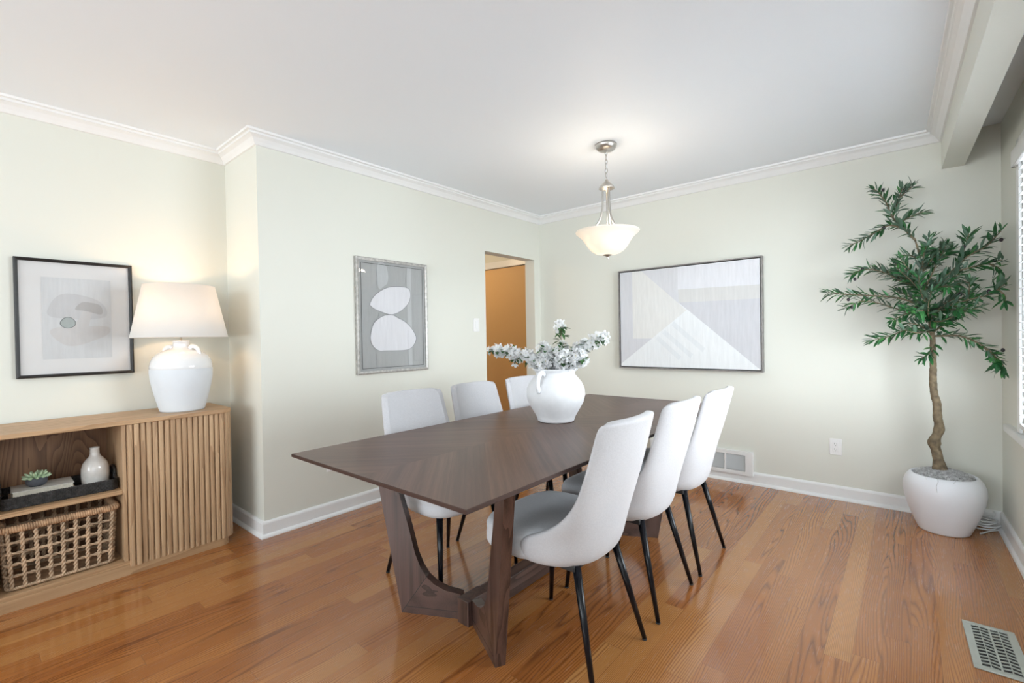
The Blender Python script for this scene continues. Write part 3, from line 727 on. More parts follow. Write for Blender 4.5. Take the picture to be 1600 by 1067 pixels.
FL = ('long white blossom branch reaching farthest left out of the white pitcher', 'upright blossom branch with green leaves rising highest from the pitcher', 'blossom branch reaching farthest right out of the white pitcher',
      'short blossom cluster over the right side of the pitcher rim', 'blossom cluster drooping in front over the pitcher handle', 'short blossom branch just above the left part of the pitcher neck',
      'blossom branch rising to the right, below the farthest-right bloom', 'low leafy blossom cluster in the middle of the pitcher opening', 'lower left blossom branch under the longest one')
rb = random.Random(11)
for si, (path, lab) in enumerate(zip(STEMS, FL)):
    b0 = Vector((VX+0.02*cos(si*2.1), VY+0.02*sin(si*2.1), 0.90)); b1 = Vector((VX+0.045*cos(si*2.1), VY+0.045*sin(si*2.1), 1.0))
    pts = [b0, b1]+[Vector(p) for p in path[1:]]
    sp = smoothpath(pts, 6); org = Vector(sp[0])
    t = thing('blossom_branch', lab, 'flowers', tuple(org), 0, 'white blossom branches in the pitcher')
    MB().tube([p-org for p in sp], [0.0032*(1-0.55*i/len(sp)) for i in range(len(sp))], 6).build('stem', M['twig'], t)
    fm = MB(); lm = MB(); n0 = 12
    total = len(sp)-n0
    for i in range(n0-3, len(sp)):
        p = sp[i]-org; frac = (i-n0)/max(1, total)
        if si == 1 and 0.15 < frac < 0.8: k = 0
        else: k = 5 if frac < 0.85 else 10
        if si in (3, 4, 7): k = 9
        if si == 2 and 0.45 < frac < 0.8: k = 1
        for _ in range(k):
            v = Vector((rb.gauss(0, 1), rb.gauss(0, 1), rb.gauss(0.25, 1))).normalized()
            c = p+v*rb.uniform(0.008, 0.040); random.seed(rb.random())
            r = rb.uniform(0.016, 0.022); fm.mi = 0; flower(fm, c, v, r); fm.mi = 1
            fm.lathe([(0.0004, -0.001), (0.0018, 0.0), (0.0018, 0.002), (0.0004, 0.003)], c.x, c.y, c.z+0.001, 5)
        nl = 4 if si == 1 else (2 if rb.random() < 0.6 else 1)
        for _ in range(nl):
            v = Vector((rb.gauss(0, 1), rb.gauss(0, 1), rb.gauss(0, .6))).normalized()
            leaf(lm, p+v*0.008, v, Vector((0, 0, 1)), rb.uniform(0.032, 0.050), rb.uniform(0.016, 0.024), 0.2)
    # leaves behind the end bloom
    for k in range(4):
        v = Vector((rb.gauss(0, 1), rb.gauss(0, 1), rb.gauss(-.2, .7))).normalized(); leaf(lm, sp[-1]-org, v, Vector((0, 0, 1)), 0.045, 0.020, 0.2)
    fm.build('blossoms', [M['petal'], M['stamen']], t); lm.build('leaves', M['leaf2'], t)

# ------------------------------------------------------------ pendant light
PX, PY = 1.476, -1.233
pn = thing('pendant_light', 'brushed nickel pendant light with frosted glass bowl hanging from the ceiling on a chain', 'ceiling light', (PX, PY, 1.69))
def L(z): return z-1.69
m = MB(); m.lathe([(0.012, L(2.392)), (0.030, L(2.396)), (0.052, L(2.404)), (0.060, L(2.412)), (0.064, L(2.416)), (0.070, L(2.430)), (0.070, L(2.4395))], n=40); m.build('canopy', M['nickel'], pn)
m = MB(); z = 2.385; i = 0
while z > 2.215:
    n = 16; pts = []
    for k in range(n):
        a = 2*pi*k/n; x, zz = cos(a)*0.0085, sin(a)*0.0185
        pts.append((x, 0, L(z)+zz) if i % 2 == 0 else (0, x, L(z)+zz))
    m.tube(pts+[pts[0]], 0.0024, 7, False); z -= 0.029; i += 1
m.build('chain', M['nickel'], pn)
MB().tube(smoothpath([(0.004, 0, L(2.39)), (-0.006, 0.003, L(2.34)), (0.006, -0.003, L(2.29)), (-0.004, 0.002, L(2.24)), (0, 0, L(2.205))], 4), 0.0022, 6).build('wire', M['white_plastic'], pn)
m = MB(); m.lathe([(0.006, L(2.212)), (0.010, L(2.210)), (0.012, L(2.200)), (0.022, L(2.190)), (0.040, L(2.172)), (0.049, L(2.160)), (0.052, L(2.152)), (0.049, L(2.150)), (0.036, L(2.160)), (0.010, L(2.175))], n=36); m.build('top_cone', M['nickel'], pn)
for k in range(3):
    a = radians(-25+120*k)
    pts = smoothpath([(0.026, L(2.165)), (0.027, L(2.09)), (0.030, L(2.02)), (0.046, L(1.955)), (0.082, L(1.902)), (0.122, L(1.868))], 5)
    MB().tube([(p[0]*cos(a), p[0]*sin(a), p[1]) for p in pts], 0.0060, 10).build('arm', M['nickel'], pn)
MB().tube([(0, 0, L(2.17)), (0, 0, L(1.80))], 0.0045, 8).build('centre_rod', M['nickel'], pn)
bprof = [(0.010, 1.716), (0.045, 1.718), (0.080, 1.728), (0.108, 1.746), (0.130, 1.772), (0.148, 1.802), (0.168, 1.830), (0.190, 1.850), (0.205, 1.862), (0.208, 1.868), (0.205, 1.873), (0.199, 1.870)]
inner = [(0.186, 1.857), (0.164, 1.837), (0.143, 1.808), (0.124, 1.778), (0.102, 1.752), (0.076, 1.735), (0.045, 1.725), (0.010, 1.723)]
m = MB(); m.lathe([(r, L(z)) for r, z in bprof+inner], n=64, cap0=False, cap1=False); m.build('glass_bowl', M['frost'], pn)
m = MB(); m.lathe([(0.0015, L(1.690)), (0.005, L(1.692)), (0.006, L(1.697)), (0.004, L(1.702)), (0.009, L(1.706)), (0.020, L(1.711)), (0.030, L(1.716)), (0.030, L(1.720))], n=24); m.build('finial', M['nickel'], pn)
for k in range(3):
    a = radians(35+120*k); cx, cy = 0.052*cos(a), 0.052*sin(a)
    s = MB().lathe([(0.013, L(1.775)), (0.013, L(1.80))], cx, cy, 0, 12); s.build('lamp_holder', M['white_plastic'], pn)
    m = MB(); m.lathe([(0.010, L(1.800)), (0.016, L(1.815)), (0.020, L(1.833)), (0.018, L(1.848)), (0.009, L(1.858)), (0.001, L(1.860))], cx, cy, 0, 14); m.build('bulb', M['bulb'], pn)
point_light('pendant_glow', (PX, PY, 1.885), 6, (1.0, 0.84, 0.66), 0.05)
point_light('pendant_glow_low', (PX, PY, 1.790), 1.9, (1.0, 0.86, 0.70), 0.03)

# ------------------------------------------------------------ sideboard
SX, SY = -0.28, -3.70
sb = thing('sideboard', 'light oak sideboard with fluted sliding door and open shelves along the left wall', 'cabinet', (SX, SY, 0))
def q(m, x0, y0, z0, x1, y1, z1, bev=0.002): m.box(x0-SX, y0-SY, z0, x1-SX, y1-SY, z1, bev=bev)
XB, XF = -0.486, -0.078; YR, YL = -2.958, -4.447; RR = 0.075
def rounded(x0, x1, y0, y1, r, n=8):
    """plan outline with the two front (x1) corners rounded"""
    P = [(x0, y0)]
    for k in range(n+1): a = -pi/2+pi/2*k/n; P.append((x1-r+r*cos(a), y0+r+r*sin(a)))
    for k in range(n+1): a = pi/2*k/n; P.append((x1-r+r*cos(a), y1-r+r*sin(a)))
    P.append((x0, y1)); return [(x-SX, y-SY) for x, y in P]
m = MB(); m.prism(rounded(XB, -0.058, YL, YR, RR), 0.773, 0.795); m.build('top', M['oak_h'], sb, bevel=0.003)
m = MB(); m.prism(rounded(XB, XF, YL+0.012, YR-0.012, RR-0.01), 0.052, 0.072); m.build('bottom_board', M['oak_h'], sb, bevel=0.002)
m = MB(); m.prism(rounded(XB+0.01, XF+0.004, YL+0.030, YR-0.030, RR-0.03), 0.0, 0.052); m.build('plinth', M['oak_h'], sb)
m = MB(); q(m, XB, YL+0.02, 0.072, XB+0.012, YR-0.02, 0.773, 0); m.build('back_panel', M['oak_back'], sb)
for y in (-3.478, -3.943): m = MB(); q(m, XB+0.012, y, 0.072, XF, y+0.016, 0.773); m.build('divider', M['oak_v'], sb)
m = MB(); q(m, XB+0.012, -3.927, 0.418, XF-0.006, -3.478, 0.440); m.build('shelf', M['oak_h'], sb)
def slat(m, x, y, nx, ny, w, z0=0.043, z1=0.772, d=0.012):
    """half-round fluted slat centred at x,y facing nx,ny"""
    tx, ty = -ny, nx; n = 9; prof = []
    for k in range(n+1):
        a = pi*k/n; c_ = (abs(cos(a))**0.75)*(1 if cos(a) > 0 else -1); s_ = sin(a)**0.6 if sin(a) > 1e-6 else 0; prof.append((x+tx*c_*w/2+nx*s_*d, y+ty*c_*w/2+ny*s_*d))
    rings = [[(px-SX, py-SY, z) for px, py in prof] for z in (z0, z1)]
    m.rings(rings, True, True, True, smooth=False)
P = 0.0264
for side in (1, -1):
    def Y(y): return y if side > 0 else (YL+YR)-y
    d = MB(); y = -3.446; i = 0
    while y < YR-RR+0.004-0.02:
        slat(d, XF-0.001 if i != 1 else XF+0.005, Y(y), 1, 0, P*0.88, d=0.015 if i < 2 else 0.011); y += P; i += 1
    dd = MB(); q(dd, XF-0.016, Y(-3.460), 0.075, XF-0.004, Y(-3.045), 0.770)
    door = dd.build('sliding_door', M['oak_v'], sb)
    d.build('fluted_slats', M['oak_v'], door)
    # fixed rounded end
    e = MB(); cx, cy = XF-RR+0.012, YR-RR
    k = 0; y = -3.446+i*P
    e_pts = []
    while y < cy-0.004: slat(e, XF-0.001, Y(y), 1, 0, P*0.93); y += P
    for a in (8, 30, 52, 74): slat(e, cx+(RR-0.012)*cos(radians(a)), Y(cy+(RR-0.012)*sin(radians(a))), cos(radians(a)), side*sin(radians(a)), P*0.93)
    x = cx-0.012
    while x > XB+0.01: slat(e, x, Y(YR-0.012), 0, side, P*0.93); x -= P
    e.build('fluted_end', M['oak_v'], sb)
    m = MB(); q(m, XB, Y(YR-0.030), 0.072, cx, Y(YR-0.014), 0.773); q(m, cx, Y(YR-0.050), 0.072, XF-0.03, Y(YR-0.034), 0.773); m.build('side_panel', M['oak_v'], sb)

# woven tray
TZ = 0.4402
tr = thing('woven_tray', 'black woven rectangular tray on the sideboard\'s upper shelf', 'tray', (-0.255, -3.694, TZ))
hx, hy = 0.125, 0.205
def rr(x, y, r, n=5):
    P = []
    for cx, cy, a0 in ((x-r, y-r, 0), (-x+r, y-r, 90), (-x+r, -y+r, 180), (x-r, -y+r, 270)):
        for k in range(n+1): a = radians(a0+90*k/n); P.append((cx+r*cos(a), cy+r*sin(a)))
    return P
def densify(P, step):
    out = []
    for a, b in zip(P, P[1:]+P[:1]):
        a, b = Vector(a), Vector(b); n = max(1, int((b-a).length/step))
        for k in range(n): out.append(a.lerp(b, k/n))
    return out
def rope_loop(m, P, z, r, pitch, amp, step=0.004, n=5, strands=2, closed=True):
    D = densify([(p[0], p[1]) for p in P], step); s = 0; prev = D[-1]; acc = []
    for d in D: s += (d-prev).length; acc.append(s); prev = d
    turns = max(1, round(s/pitch)); 
    for k in range(strands):
        pts = []
        for i, d in enumerate(D):
            t = (D[(i+1) % len(D)]-D[i-1]).normalized(); nn = Vector((-t.y, t.x)); a = 2*pi*(acc[i]/s*turns+k/strands)
            pts.append((d.x+nn.x*cos(a)*amp, d.y+nn.y*cos(a)*amp, z+sin(a)*amp))
        pts.append(pts[0]); m.tube(pts, r, n, False)
m = MB(); m.prism(rr(hx-0.006, hy-0.006, 0.02), 0.0005, 0.008); m.build('tray_base', M['blackrope'], tr)
m = MB(); z = 0.005
while z < 0.052: rope_loop(m, rr(hx, hy, 0.022), z, 0.0032, 0.018, 0.0022, step=0.0045); z += 0.0066
m.build('woven_wall', M['blackrope'], tr)
for s_ in (-1, 1):
    m = MB(); pts = smoothpath([(-0.05, s_*hy, 0.046), (-0.045, s_*(hy+0.001), 0.078), (-0.02, s_*(hy+0.001), 0.098), (0.02, s_*(hy+0.001), 0.098), (0.045, s_*(hy+0.001), 0.078), (0.05, s_*hy, 0.046)], 8)
    for st in range(3):
        m.tube([(p.x+0.004*cos(i*0.9+st*2.09), p.y+0.004*sin(i*0.9+st*2.09), p.z) for i, p in enumerate(pts)], 0.005, 6)
    m.build('handle', M['blackrope'], tr)

def book(lab, loc, rz, w, d, h, mat):
    """w along local y (spine length), d along x"""
    b = thing('hardcover_book', lab, 'book', loc, rz, 'books stacked in the black tray')
    m = MB(); c = 0.0022
    m.box(-d/2, -w/2, 0, d/2, w/2, c, 0.0006); m.box(-d/2, -w/2, h-c, d/2, w/2, h, 0.0006)
    m.box(-d/2, -w/2, c*0.5, -d/2+c, w/2, h-c*0.5, 0.0006); m.build('cover', mat, b)
    m = MB(); m.box(-d/2+c, -w/2+0.004, c, d/2-0.004, w/2-0.004, h-c); m.build('pages', M['page'], b)
    return b
BY = -3.752
book('tan book at the bottom of the stack in the black tray', (-0.245, BY, TZ+0.0085), 0.02, 0.225, 0.165, 0.026, M['book_b'])
book('cream covered book on top of the stack, under the succulent pot', (-0.240, BY-0.002, TZ+0.0350), -0.02, 0.212, 0.150, 0.034, M['book_a'])
su = thing('potted_succulent', 'small pale green succulent in a round charcoal stone pot on the stacked books', 'plant', (-0.235, -3.775, TZ+0.0695))
m = MB(); m.lathe([(0.020, 0), (0.027, 0.001), (0.036, 0.010), (0.0395, 0.020), (0.040, 0.028), (0.038, 0.0375), (0.034, 0.042), (0.031, 0.041), (0.032, 0.033), (0.005, 0.032)], n=32); m.build('pot', M['stonepot'], su)
m = MB(); rs = random.Random(3)
for ring, (n, el, Ln) in enumerate(((10, 16, 0.050), (8, 40, 0.047), (6, 62, 0.040), (3, 82, 0.032))):
    for k in range(n):
        a = 2*pi*k/n+ring*0.4; e = radians(el+rs.uniform(-5, 5)); d = Vector((cos(a)*cos(e), sin(a)*cos(e), sin(e)))
        p0 = Vector((0, 0, 0.034))+Vector((cos(a), sin(a), 0))*0.006
        m.tube([p0, p0+d*Ln*0.35, p0+d*Ln*0.72, p0+d*Ln*0.92, p0+d*Ln], [0.003, 0.0056, 0.0062, 0.0040, 0.0006], 8)
m.build('rosette', M['succ'], su)
bt = thing('ceramic_bottle', 'small crackled grey-white ceramic bottle vase standing in the black tray', 'vase', (-0.225, -3.562, TZ+0.0085))
m = MB(); m.lathe([(0.046, 0), (0.050, 0.003), (0.054, 0.03), (0.0565, 0.075), (0.055, 0.105), (0.048, 0.130), (0.034, 0.150), (0.023, 0.163), (0.0195, 0.175), (0.019, 0.200), (0.020, 0.207), (0.016, 0.208), (0.0145, 0.195)], n=44); m.build('body', M['bottle'], bt, smooth_all=False)

# open weave basket
bk = thing('woven_basket', 'open weave brown rope basket on the sideboard\'s lower shelf', 'basket', (-0.265, -3.700, 0.0725))
bx, by, bh = 0.155, 0.201, 0.285
def taper_loop(z): k = 0.93+0.07*z/bh; return rr(bx*k, by*k, 0.026)
m = MB(); rope_loop(m, taper_loop(0.008), 0.011, 0.0050, 0.020, 0.0038, step=0.004); rope_loop(m, rr(bx*0.88, by*0.90, 0.03), 0.009, 0.0040, 0.02, 0.003, step=0.006); m.build('base_rim', M['rope'], bk)
m = MB()
for z in (0.068, 0.122, 0.172, 0.222): rope_loop(m, taper_loop(z), z, 0.0042, 0.050, 0.0036, step=0.0045)
m.build('weft_cords', M['rope'], bk)
m = MB()
def stake(x, y, ph):
    for k in range(2):
        pts = []
        for i in range(42):
            t = i/41; z = 0.010+t*(bh-0.018); kk = 0.93+0.07*z/bh; a = ph+2*pi*(z/0.042)+pi*k
            pts.append((x*kk+cos(a)*0.0046, y*kk+sin(a)*0.0046, z))
        m.tube(pts, 0.0050, 6, False)
ph = 0
for i in range(9):
    y = -by+0.018+i*(2*by-0.036)/8; stake(bx, y, ph); stake(-bx, y, ph+1); ph += 0.8
for i in range(1, 6):
    x = -bx+i*(2*bx)/6; stake(x, by, ph); stake(x, -by, ph+1); ph += 0.8
m.build('stakes', M['rope'], bk)
# wrapped rim: a thick coil of closely wound strands
m = MB(); D = densify(rr(bx, by, 0.026), 0.0016); n = len(D); pts = []; tot = n*0.0016; turns = int(tot/0.0085)
for i in range(n*2+1):
    f = i/(n*2); j = int(f*n) % n; d = D[j].lerp(D[(j+1) % n], f*n-int(f*n)); t = (D[(j+1) % n]-D[j-1]).normalized(); nn = Vector((-t.y, t.x)); a = 2*pi*f*turns
    pts.append((d.x+nn.x*cos(a)*0.0115, d.y+nn.y*cos(a)*0.0115, bh-0.002+sin(a)*0.0125))
m.tube(pts, 0.0050, 6, False)
core = [(p.x, p.y, bh-0.002) for p in D[::4]]; m.tube(core+[core[0]], 0.0105, 8, False)
m.build('wrapped_rim', M['rope_dark'], bk)
m = MB(); m.prism(rr(bx*0.90, by*0.90, 0.03), 0.004, 0.009); m.build('basket_base', M['rope_dark'], bk)

# table lamp
LX, LY, LZ = -0.248, -3.168, 0.7955
lp = thing('table_lamp', 'white two-handled ceramic jar lamp with white drum shade, lit, on the sideboard', 'lamp', (LX, LY, LZ))
m = MB(); m.lathe([(0.103, 0), (0.108, 0.002), (0.111, 0.010), (0.125, 0.065), (0.140, 0.130), (0.150, 0.185), (0.153, 0.225), (0.1525, 0.243)], n=64, cap1=False); m.build('jar_body', M['ceramic_matte'], lp)
m = MB(); m.lathe([(0.1525, 0.243), (0.1532, 0.2445), (0.1522, 0.262), (0.146, 0.288), (0.132, 0.314), (0.108, 0.335), (0.078, 0.350), (0.052, 0.357), (0.043, 0.362), (0.040, 0.372), (0.040, 0.392), (0.044, 0.400), (0.041, 0.404), (0.012, 0.405)], n=64, cap0=False); m.build('glazed_shoulder', M['ceramic_gloss'], lp)
for a in (radians(-5), radians(175)):
    a += radians(40); d = Vector((cos(a), sin(a), 0))
    m = MB(); m.tube(smoothpath([(d.x*r, d.y*r, z) for r, z in ((0.052, 0.358), (0.066, 0.369), (0.086, 0.366), (0.102, 0.352), (0.110, 0.332), (0.112, 0.322))], 5), 0.0085, 12, flat=1.5); m.build('handle', M['ceramic_gloss'], lp)
MB().tube([(0, 0, 0.404), (0, 0, 0.47)], 0.006, 10).build('stem', M['nickel'], lp)
m = MB(); m.lathe([(0.014, 0.47), (0.016, 0.50), (0.014, 0.52)], n=16); m.build('bulb_socket', M['slot'], lp)
m = MB(); m.lathe([(0.012, 0.52), (0.022, 0.545), (0.030, 0.575), (0.026, 0.600), (0.010, 0.615), (0.001, 0.617)], n=20); m.build('bulb', M['bulb'], lp)
z0, z1 = 1.218-LZ, 1.516-LZ
m = MB(); m.lathe([(0.235, z0), (0.174, z1), (0.1725, z1), (0.2335, z0), (0.235, z0)], n=72, cap0=False, cap1=False); shd = m.build('lamp_shade', M['shade'], lp)
m = MB(); m.torus((0, 0, z0+0.001), 0.2345, 0.0018, n=72, m=6); m.build('shade_trim', M['shade'], shd)
m = MB(); m.torus((0, 0, z1-0.001), 0.1735, 0.0016, n=72, m=6); m.build('shade_trim', M['shade'], shd)
m = MB()
for k in range(3): a = 2*pi*k/3+0.3; m.tube([(0.012*cos(a), 0.012*sin(a), z1-0.03), (0.172*cos(a), 0.172*sin(a), z1-0.004)], 0.0016, 6)
m.tube(smoothpath([(0.016, 0, 0.505), (0.045, 0, 0.54), (0.050, 0, 0.60), (0.012, 0, z1-0.03)], 4), 0.0016, 6); m.tube(smoothpath([(-0.016, 0, 0.505), (-0.045, 0, 0.54), (-0.050, 0, 0.60), (-0.012, 0, z1-0.03)], 4), 0.0016, 6)
m.build('harp', M['nickel'], shd)
m = MB(); m.tube(smoothpath([(-0.105, 0.02, 0.006), (-0.15, 0.03, 0.006), (-0.20, 0.05, 0.006), (-0.232, 0.06, 0.0), (-0.2505, 0.06, -0.06), (-0.2505, 0.06, -0.4)], 5), 0.0025, 6); m.build('power_cord', M['cable'], lp)
point_light('lamp_glow', (LX, LY, LZ+0.62), 6.0, (1.0, 0.60, 0.30), 0.03)

# ------------------------------------------------------------ pictures
APN = [0]
def art_poly(m, mi, pts, conv, off):
    APN[0] += 1; off += (APN[0] % 20)*0.00004; m.mi = mi; m.poly([conv(a, b, off) for a, b in pts])
def spl(P, n=5):
    P3 = [Vector((a, b, 0)) for a, b in P]; N = len(P3); out = []
    for i in range(N):
        a, b, c, d = P3[i-1], P3[i], P3[(i+1) % N], P3[(i+2) % N]
        for k in range(n):
            t = k/n; v = 0.5*((2*b)+(c-a)*t+(2*a-5*b+4*c-d)*t*t+(3*b-a-3*c+d)*t**3); out.append((v.x, v.y))
    return out
def outline_strip(m, mi, P, conv, off, w):
    m.mi = mi; N = len(P); off += 0.0012
    for i in range(N):
        a, b = Vector(P[i]), Vector(P[(i+1) % N]); d = (b-a)
        if d.length < 1e-6: continue
        d = d.normalized(); n = Vector((-d.y, d.x))*w/2; a -= d*w*0.2; b += d*w*0.2
        m.poly([conv(*(a-n), off), conv(*(b-n), off), conv(*(b+n), off), conv(*(a+n), off)])
def picture_frame(root, hw, hh, fw, dep, mat, conv3, lip=None):
    """four mitred mouldings; conv3(u, v, depth) -> local point"""
    m = MB()
    c = [(-hw, -hh), (hw, -hh), (hw, hh), (-hw, hh)]; ci = [(-hw+fw, -hh+fw), (hw-fw, -hh+fw), (hw-fw, hh-fw), (-hw+fw, hh-fw)]
    cm = [(-hw+fw*.35, -hh+fw*.35), (hw-fw*.35, -hh+fw*.35), (hw-fw*.35, hh-fw*.35), (-hw+fw*.35, hh-fw*.35)]
    L_ = [(c, 0.0), (c, dep*0.9), (cm, dep), (ci, dep*0.86), (ci, dep*0.35)]
    rings = [[conv3(a, b, z) for a, b in P] for P, z in L_]
    m.rings(rings+[rings[0]] if False else rings, True, smooth=False); return m.build('frame', mat, root)

# A: black frame on the recess wall (faces +x)
A0 = (XA+0.001, -3.580, 1.329)
pa = thing('framed_print', 'black framed pale abstract print with white mount above the sideboard, beside the lamp', 'picture', A0)
cA = lambda y, z, off: (off, y-A0[1], z-A0[2]); c3 = lambda u, v, d: (d, u, v)
picture_frame(pa, 0.239, 0.313, 0.016, 0.026, M['frame_black'], c3)
m = MB(); m.box(0.0002, -0.225, -0.299, 0.010, 0.225, 0.299); m.build('mount', M['mat'], pa)
m = MB()
R4 = [(-3.720, 1.548), (-3.437, 1.548), (-3.437, 1.110), (-3.720, 1.110)]
art_poly(m, 0, R4, cA, 0.0104)
arch = spl([(-3.69, 1.34), (-3.688, 1.40), (-3.653, 1.452), (-3.60, 1.464), (-3.511, 1.441), (-3.463, 1.396), (-3.465, 1.34), (-3.57, 1.325)])
bowlp = spl([(-3.691, 1.258), (-3.66, 1.281), (-3.57, 1.286), (-3.452, 1.284), (-3.452, 1.244), (-3.516, 1.206), (-3.579, 1.182), (-3.626, 1.182), (-3.668, 1.216)])
art_poly(m, 1, arch, cA, 0.0107); art_poly(m, 2, bowlp, cA, 0.0108)
art_poly(m, 2, spl([(-3.60, 1.27), (-3.575, 1.33), (-3.54, 1.40), (-3.515, 1.39), (-3.53, 1.31), (-3.545, 1.24)]), cA, 0.0109)
sp_ = spl([(-3.59, 1.380), (-3.571, 1.411), (-3.546, 1.421), (-3.49, 1.409), (-3.475, 1.377), (-3.484, 1.353), (-3.534, 1.368), (-3.561, 1.374)])
art_poly(m, 3, sp_, cA, 0.0111)
dot = spl([(-3.650, 1.305), (-3.633, 1.331), (-3.609, 1.334), (-3.590, 1.313), (-3.593, 1.290), (-3.617, 1.277), (-3.640, 1.284)])
art_poly(m, 4, dot, cA, 0.0112); outline_strip(m, 5, dot, cA, 0.0114, 0.0016); outline_strip(m, 6, R4, cA, 0.0106, 0.0012)
m.build('print', [M['p_paper'], M['p_shape'], M['p_shape2'], M['p_speck'], M['p_dot'], M['frame_black'], M['mat']], pa)
MB().box(0.0165, -0.224, -0.298, 0.0175, 0.224, 0.298).build('glazing', M['glass'], pa)

# L: silver frame on the left wall
L0 = (0.001, -1.873, 1.357)
pl = thing('framed_print', 'tall silver framed grey print of two stacked white stone shapes', 'picture', L0)
cL = lambda y, z, off: (off, y-L0[1], z-L0[2])
picture_frame(pl, 0.318, 0.420, 0.021, 0.027, M['frame_silver'], c3)
m = MB(); m.box(0.0002, -0.300, -0.402, 0.012, 0.300, 0.402)
st1 = spl([(-2.078, 1.444), (-2.047, 1.496), (-1.99, 1.541), (-1.914, 1.575), (-1.831, 1.586), (-1.763, 1.584), (-1.726, 1.57), (-1.714, 1.535), (-1.722, 1.488), (-1.754, 1.441), (-1.811, 1.398), (-1.872, 1.373), (-1.913, 1.37), (-1.977, 1.386), (-2.038, 1.406), (-2.07, 1.428)], 3)
st2 = spl([(-1.929, 1.367), (-1.878, 1.366), (-1.837, 1.347), (-1.776, 1.323), (-1.714, 1.272), (-1.671, 1.21), (-1.671, 1.168), (-1.705, 1.122), (-1.756, 1.1), (-1.842, 1.097), (-1.96, 1.1), (-2.006, 1.101), (-2.05, 1.127), (-2.076, 1.171), (-2.077, 1.223), (-2.051, 1.3), (-2.006, 1.339), (-1.966, 1.359)], 3)
gh = spl([(-2.003, 1.745), (-1.94, 1.745), (-1.918, 1.666), (-1.925, 1.606), (-1.961, 1.575), (-1.993, 1.555), (-2.011, 1.59), (-2.019, 1.647)], 3)
art_poly(m, 1, gh, cL, 0.0124); art_poly(m, 1, [(-1.745, 1.74), (-1.705, 1.74), (-1.705, 0.98), (-1.745, 0.98)], cL, 0.0122)
art_poly(m, 2, st1, cL, 0.0128); art_poly(m, 2, st2, cL, 0.0128)
for P_ in (st1, st2): outline_strip(m, 3, P_, cL, 0.0131, 0.0028)
for (a, b) in (((-2.019, 1.70), (-2.011, 1.59)), ((-1.745, 1.74), (-1.765, 1.60)), ((-1.745, 1.25), (-1.745, 0.98)), ((-2.03, 1.08), (-2.03, 0.98)), ((-2.0, 1.40), (-2.01, 1.35))):
    outline_strip(m, 3, [a, b], cL, 0.0126, 0.0012)
m.build('print', [M['p_grey'], M['p_ghost'], M['p_white'], M['p_line']], pl)
m = MB(); 
outline_strip(m, 0, [(-2.148, 0.977), (-1.598, 0.977), (-1.598, 1.737), (-2.148, 1.737)], cL, 0.0133, 0.003); m.build('inner_slip', M['slot'], pl)
MB().box(0.016, -0.299, -0.401, 0.017, 0.299, 0.401).build('glazing', M['glass'], pl)

# B: wide painting on the back wall (faces -y)
B0 = (1.537, -0.001, 1.329)
pb = thing('canvas_painting', 'wide pale geometric abstract painting in a thin pewter frame on the far wall', 'picture', B0)
hw, hh = 0.602, 0.446
c3b = lambda u, v, d: (u, -d, v); cB = lambda x, z, off: (x-B0[0], -off, z-B0[2])
m = MB()
for (u0, v0, u1, v1) in ((-hw, -hh, hw, -hh+0.010), (-hw, hh-0.010, hw, hh), (-hw, -hh+0.010, -hw+0.010, hh-0.010), (hw-0.010, -hh+0.010, hw, hh-0.010)):
    m.box(u0, -0.048, v0, u1, 0, v1, 0.001)
m.build('frame', M['frame_pewter'], pb)
m = MB(); m.box(-hw+0.010, -0.012, -hh+0.010, hw-0.010, -0.001, hh-0.010); m.build('frame_backing', M['slot'], pb)
m = MB(); m.box(-hw+0.017, -0.040, -hh+0.017, hw-0.017, -0.012, hh-0.017)
xl, xr, zb, zt_ = 0.953, 2.121, 0.901, 1.757
D_ = 0.0404
art_poly(m, 1, [(xl, zt_), (1.073, zt_), (1.073, 1.153), (1.281, 1.151), (xl, zb+0.02)], cB, D_)
art_poly(m, 2, [(1.073, zt_), (1.16, zt_), (1.495, 1.448), (1.281, 1.151), (1.073, 1.153)], cB, D_)
art_poly(m, 3, [(1.16, zt_), (1.488, zt_), (1.495, 1.448)], cB, D_)
art_poly(m, 2, [(1.495, 1.448), (1.567, 1.38), (1.281, 1.151)], cB, D_)
art_poly(m, 4, [(1.488, zt_), (xr, zt_), (xr, 1.557), (1.488, 1.565)], cB, D_)
art_poly(m, 5, [(1.491, 1.565), (xr, 1.557), (xr, 1.45), (1.495, 1.454)], cB, D_)
art_poly(m, 6, [(1.495, 1.454), (xr, 1.45), (xr, zb)], cB, D_)
art_poly(m, 7, [(1.567, 1.392), (xr, zb), (xl, zb), (xl, zb+0.02)], cB, D_)
for (a, b) in (((1.30, 1.16), (1.50, 0.98)), ((1.36, 1.21), (1.60, 1.00)), ((1.44, 1.28), (1.70, 1.05))):
    a, b = Vector(a), Vector(b); n = Vector((0.012, 0.016)); art_poly(m, 8, [a-n, b-n, b+n, a+n], cB, D_+0.001)
m.build('canvas', [M['b_tri'], M['b_left'], M['b_pale'], M['b_mid'], M['b_light'], M['b_band'], M['b_dark'], M['b_tri'], M['b_stripe']], pb)

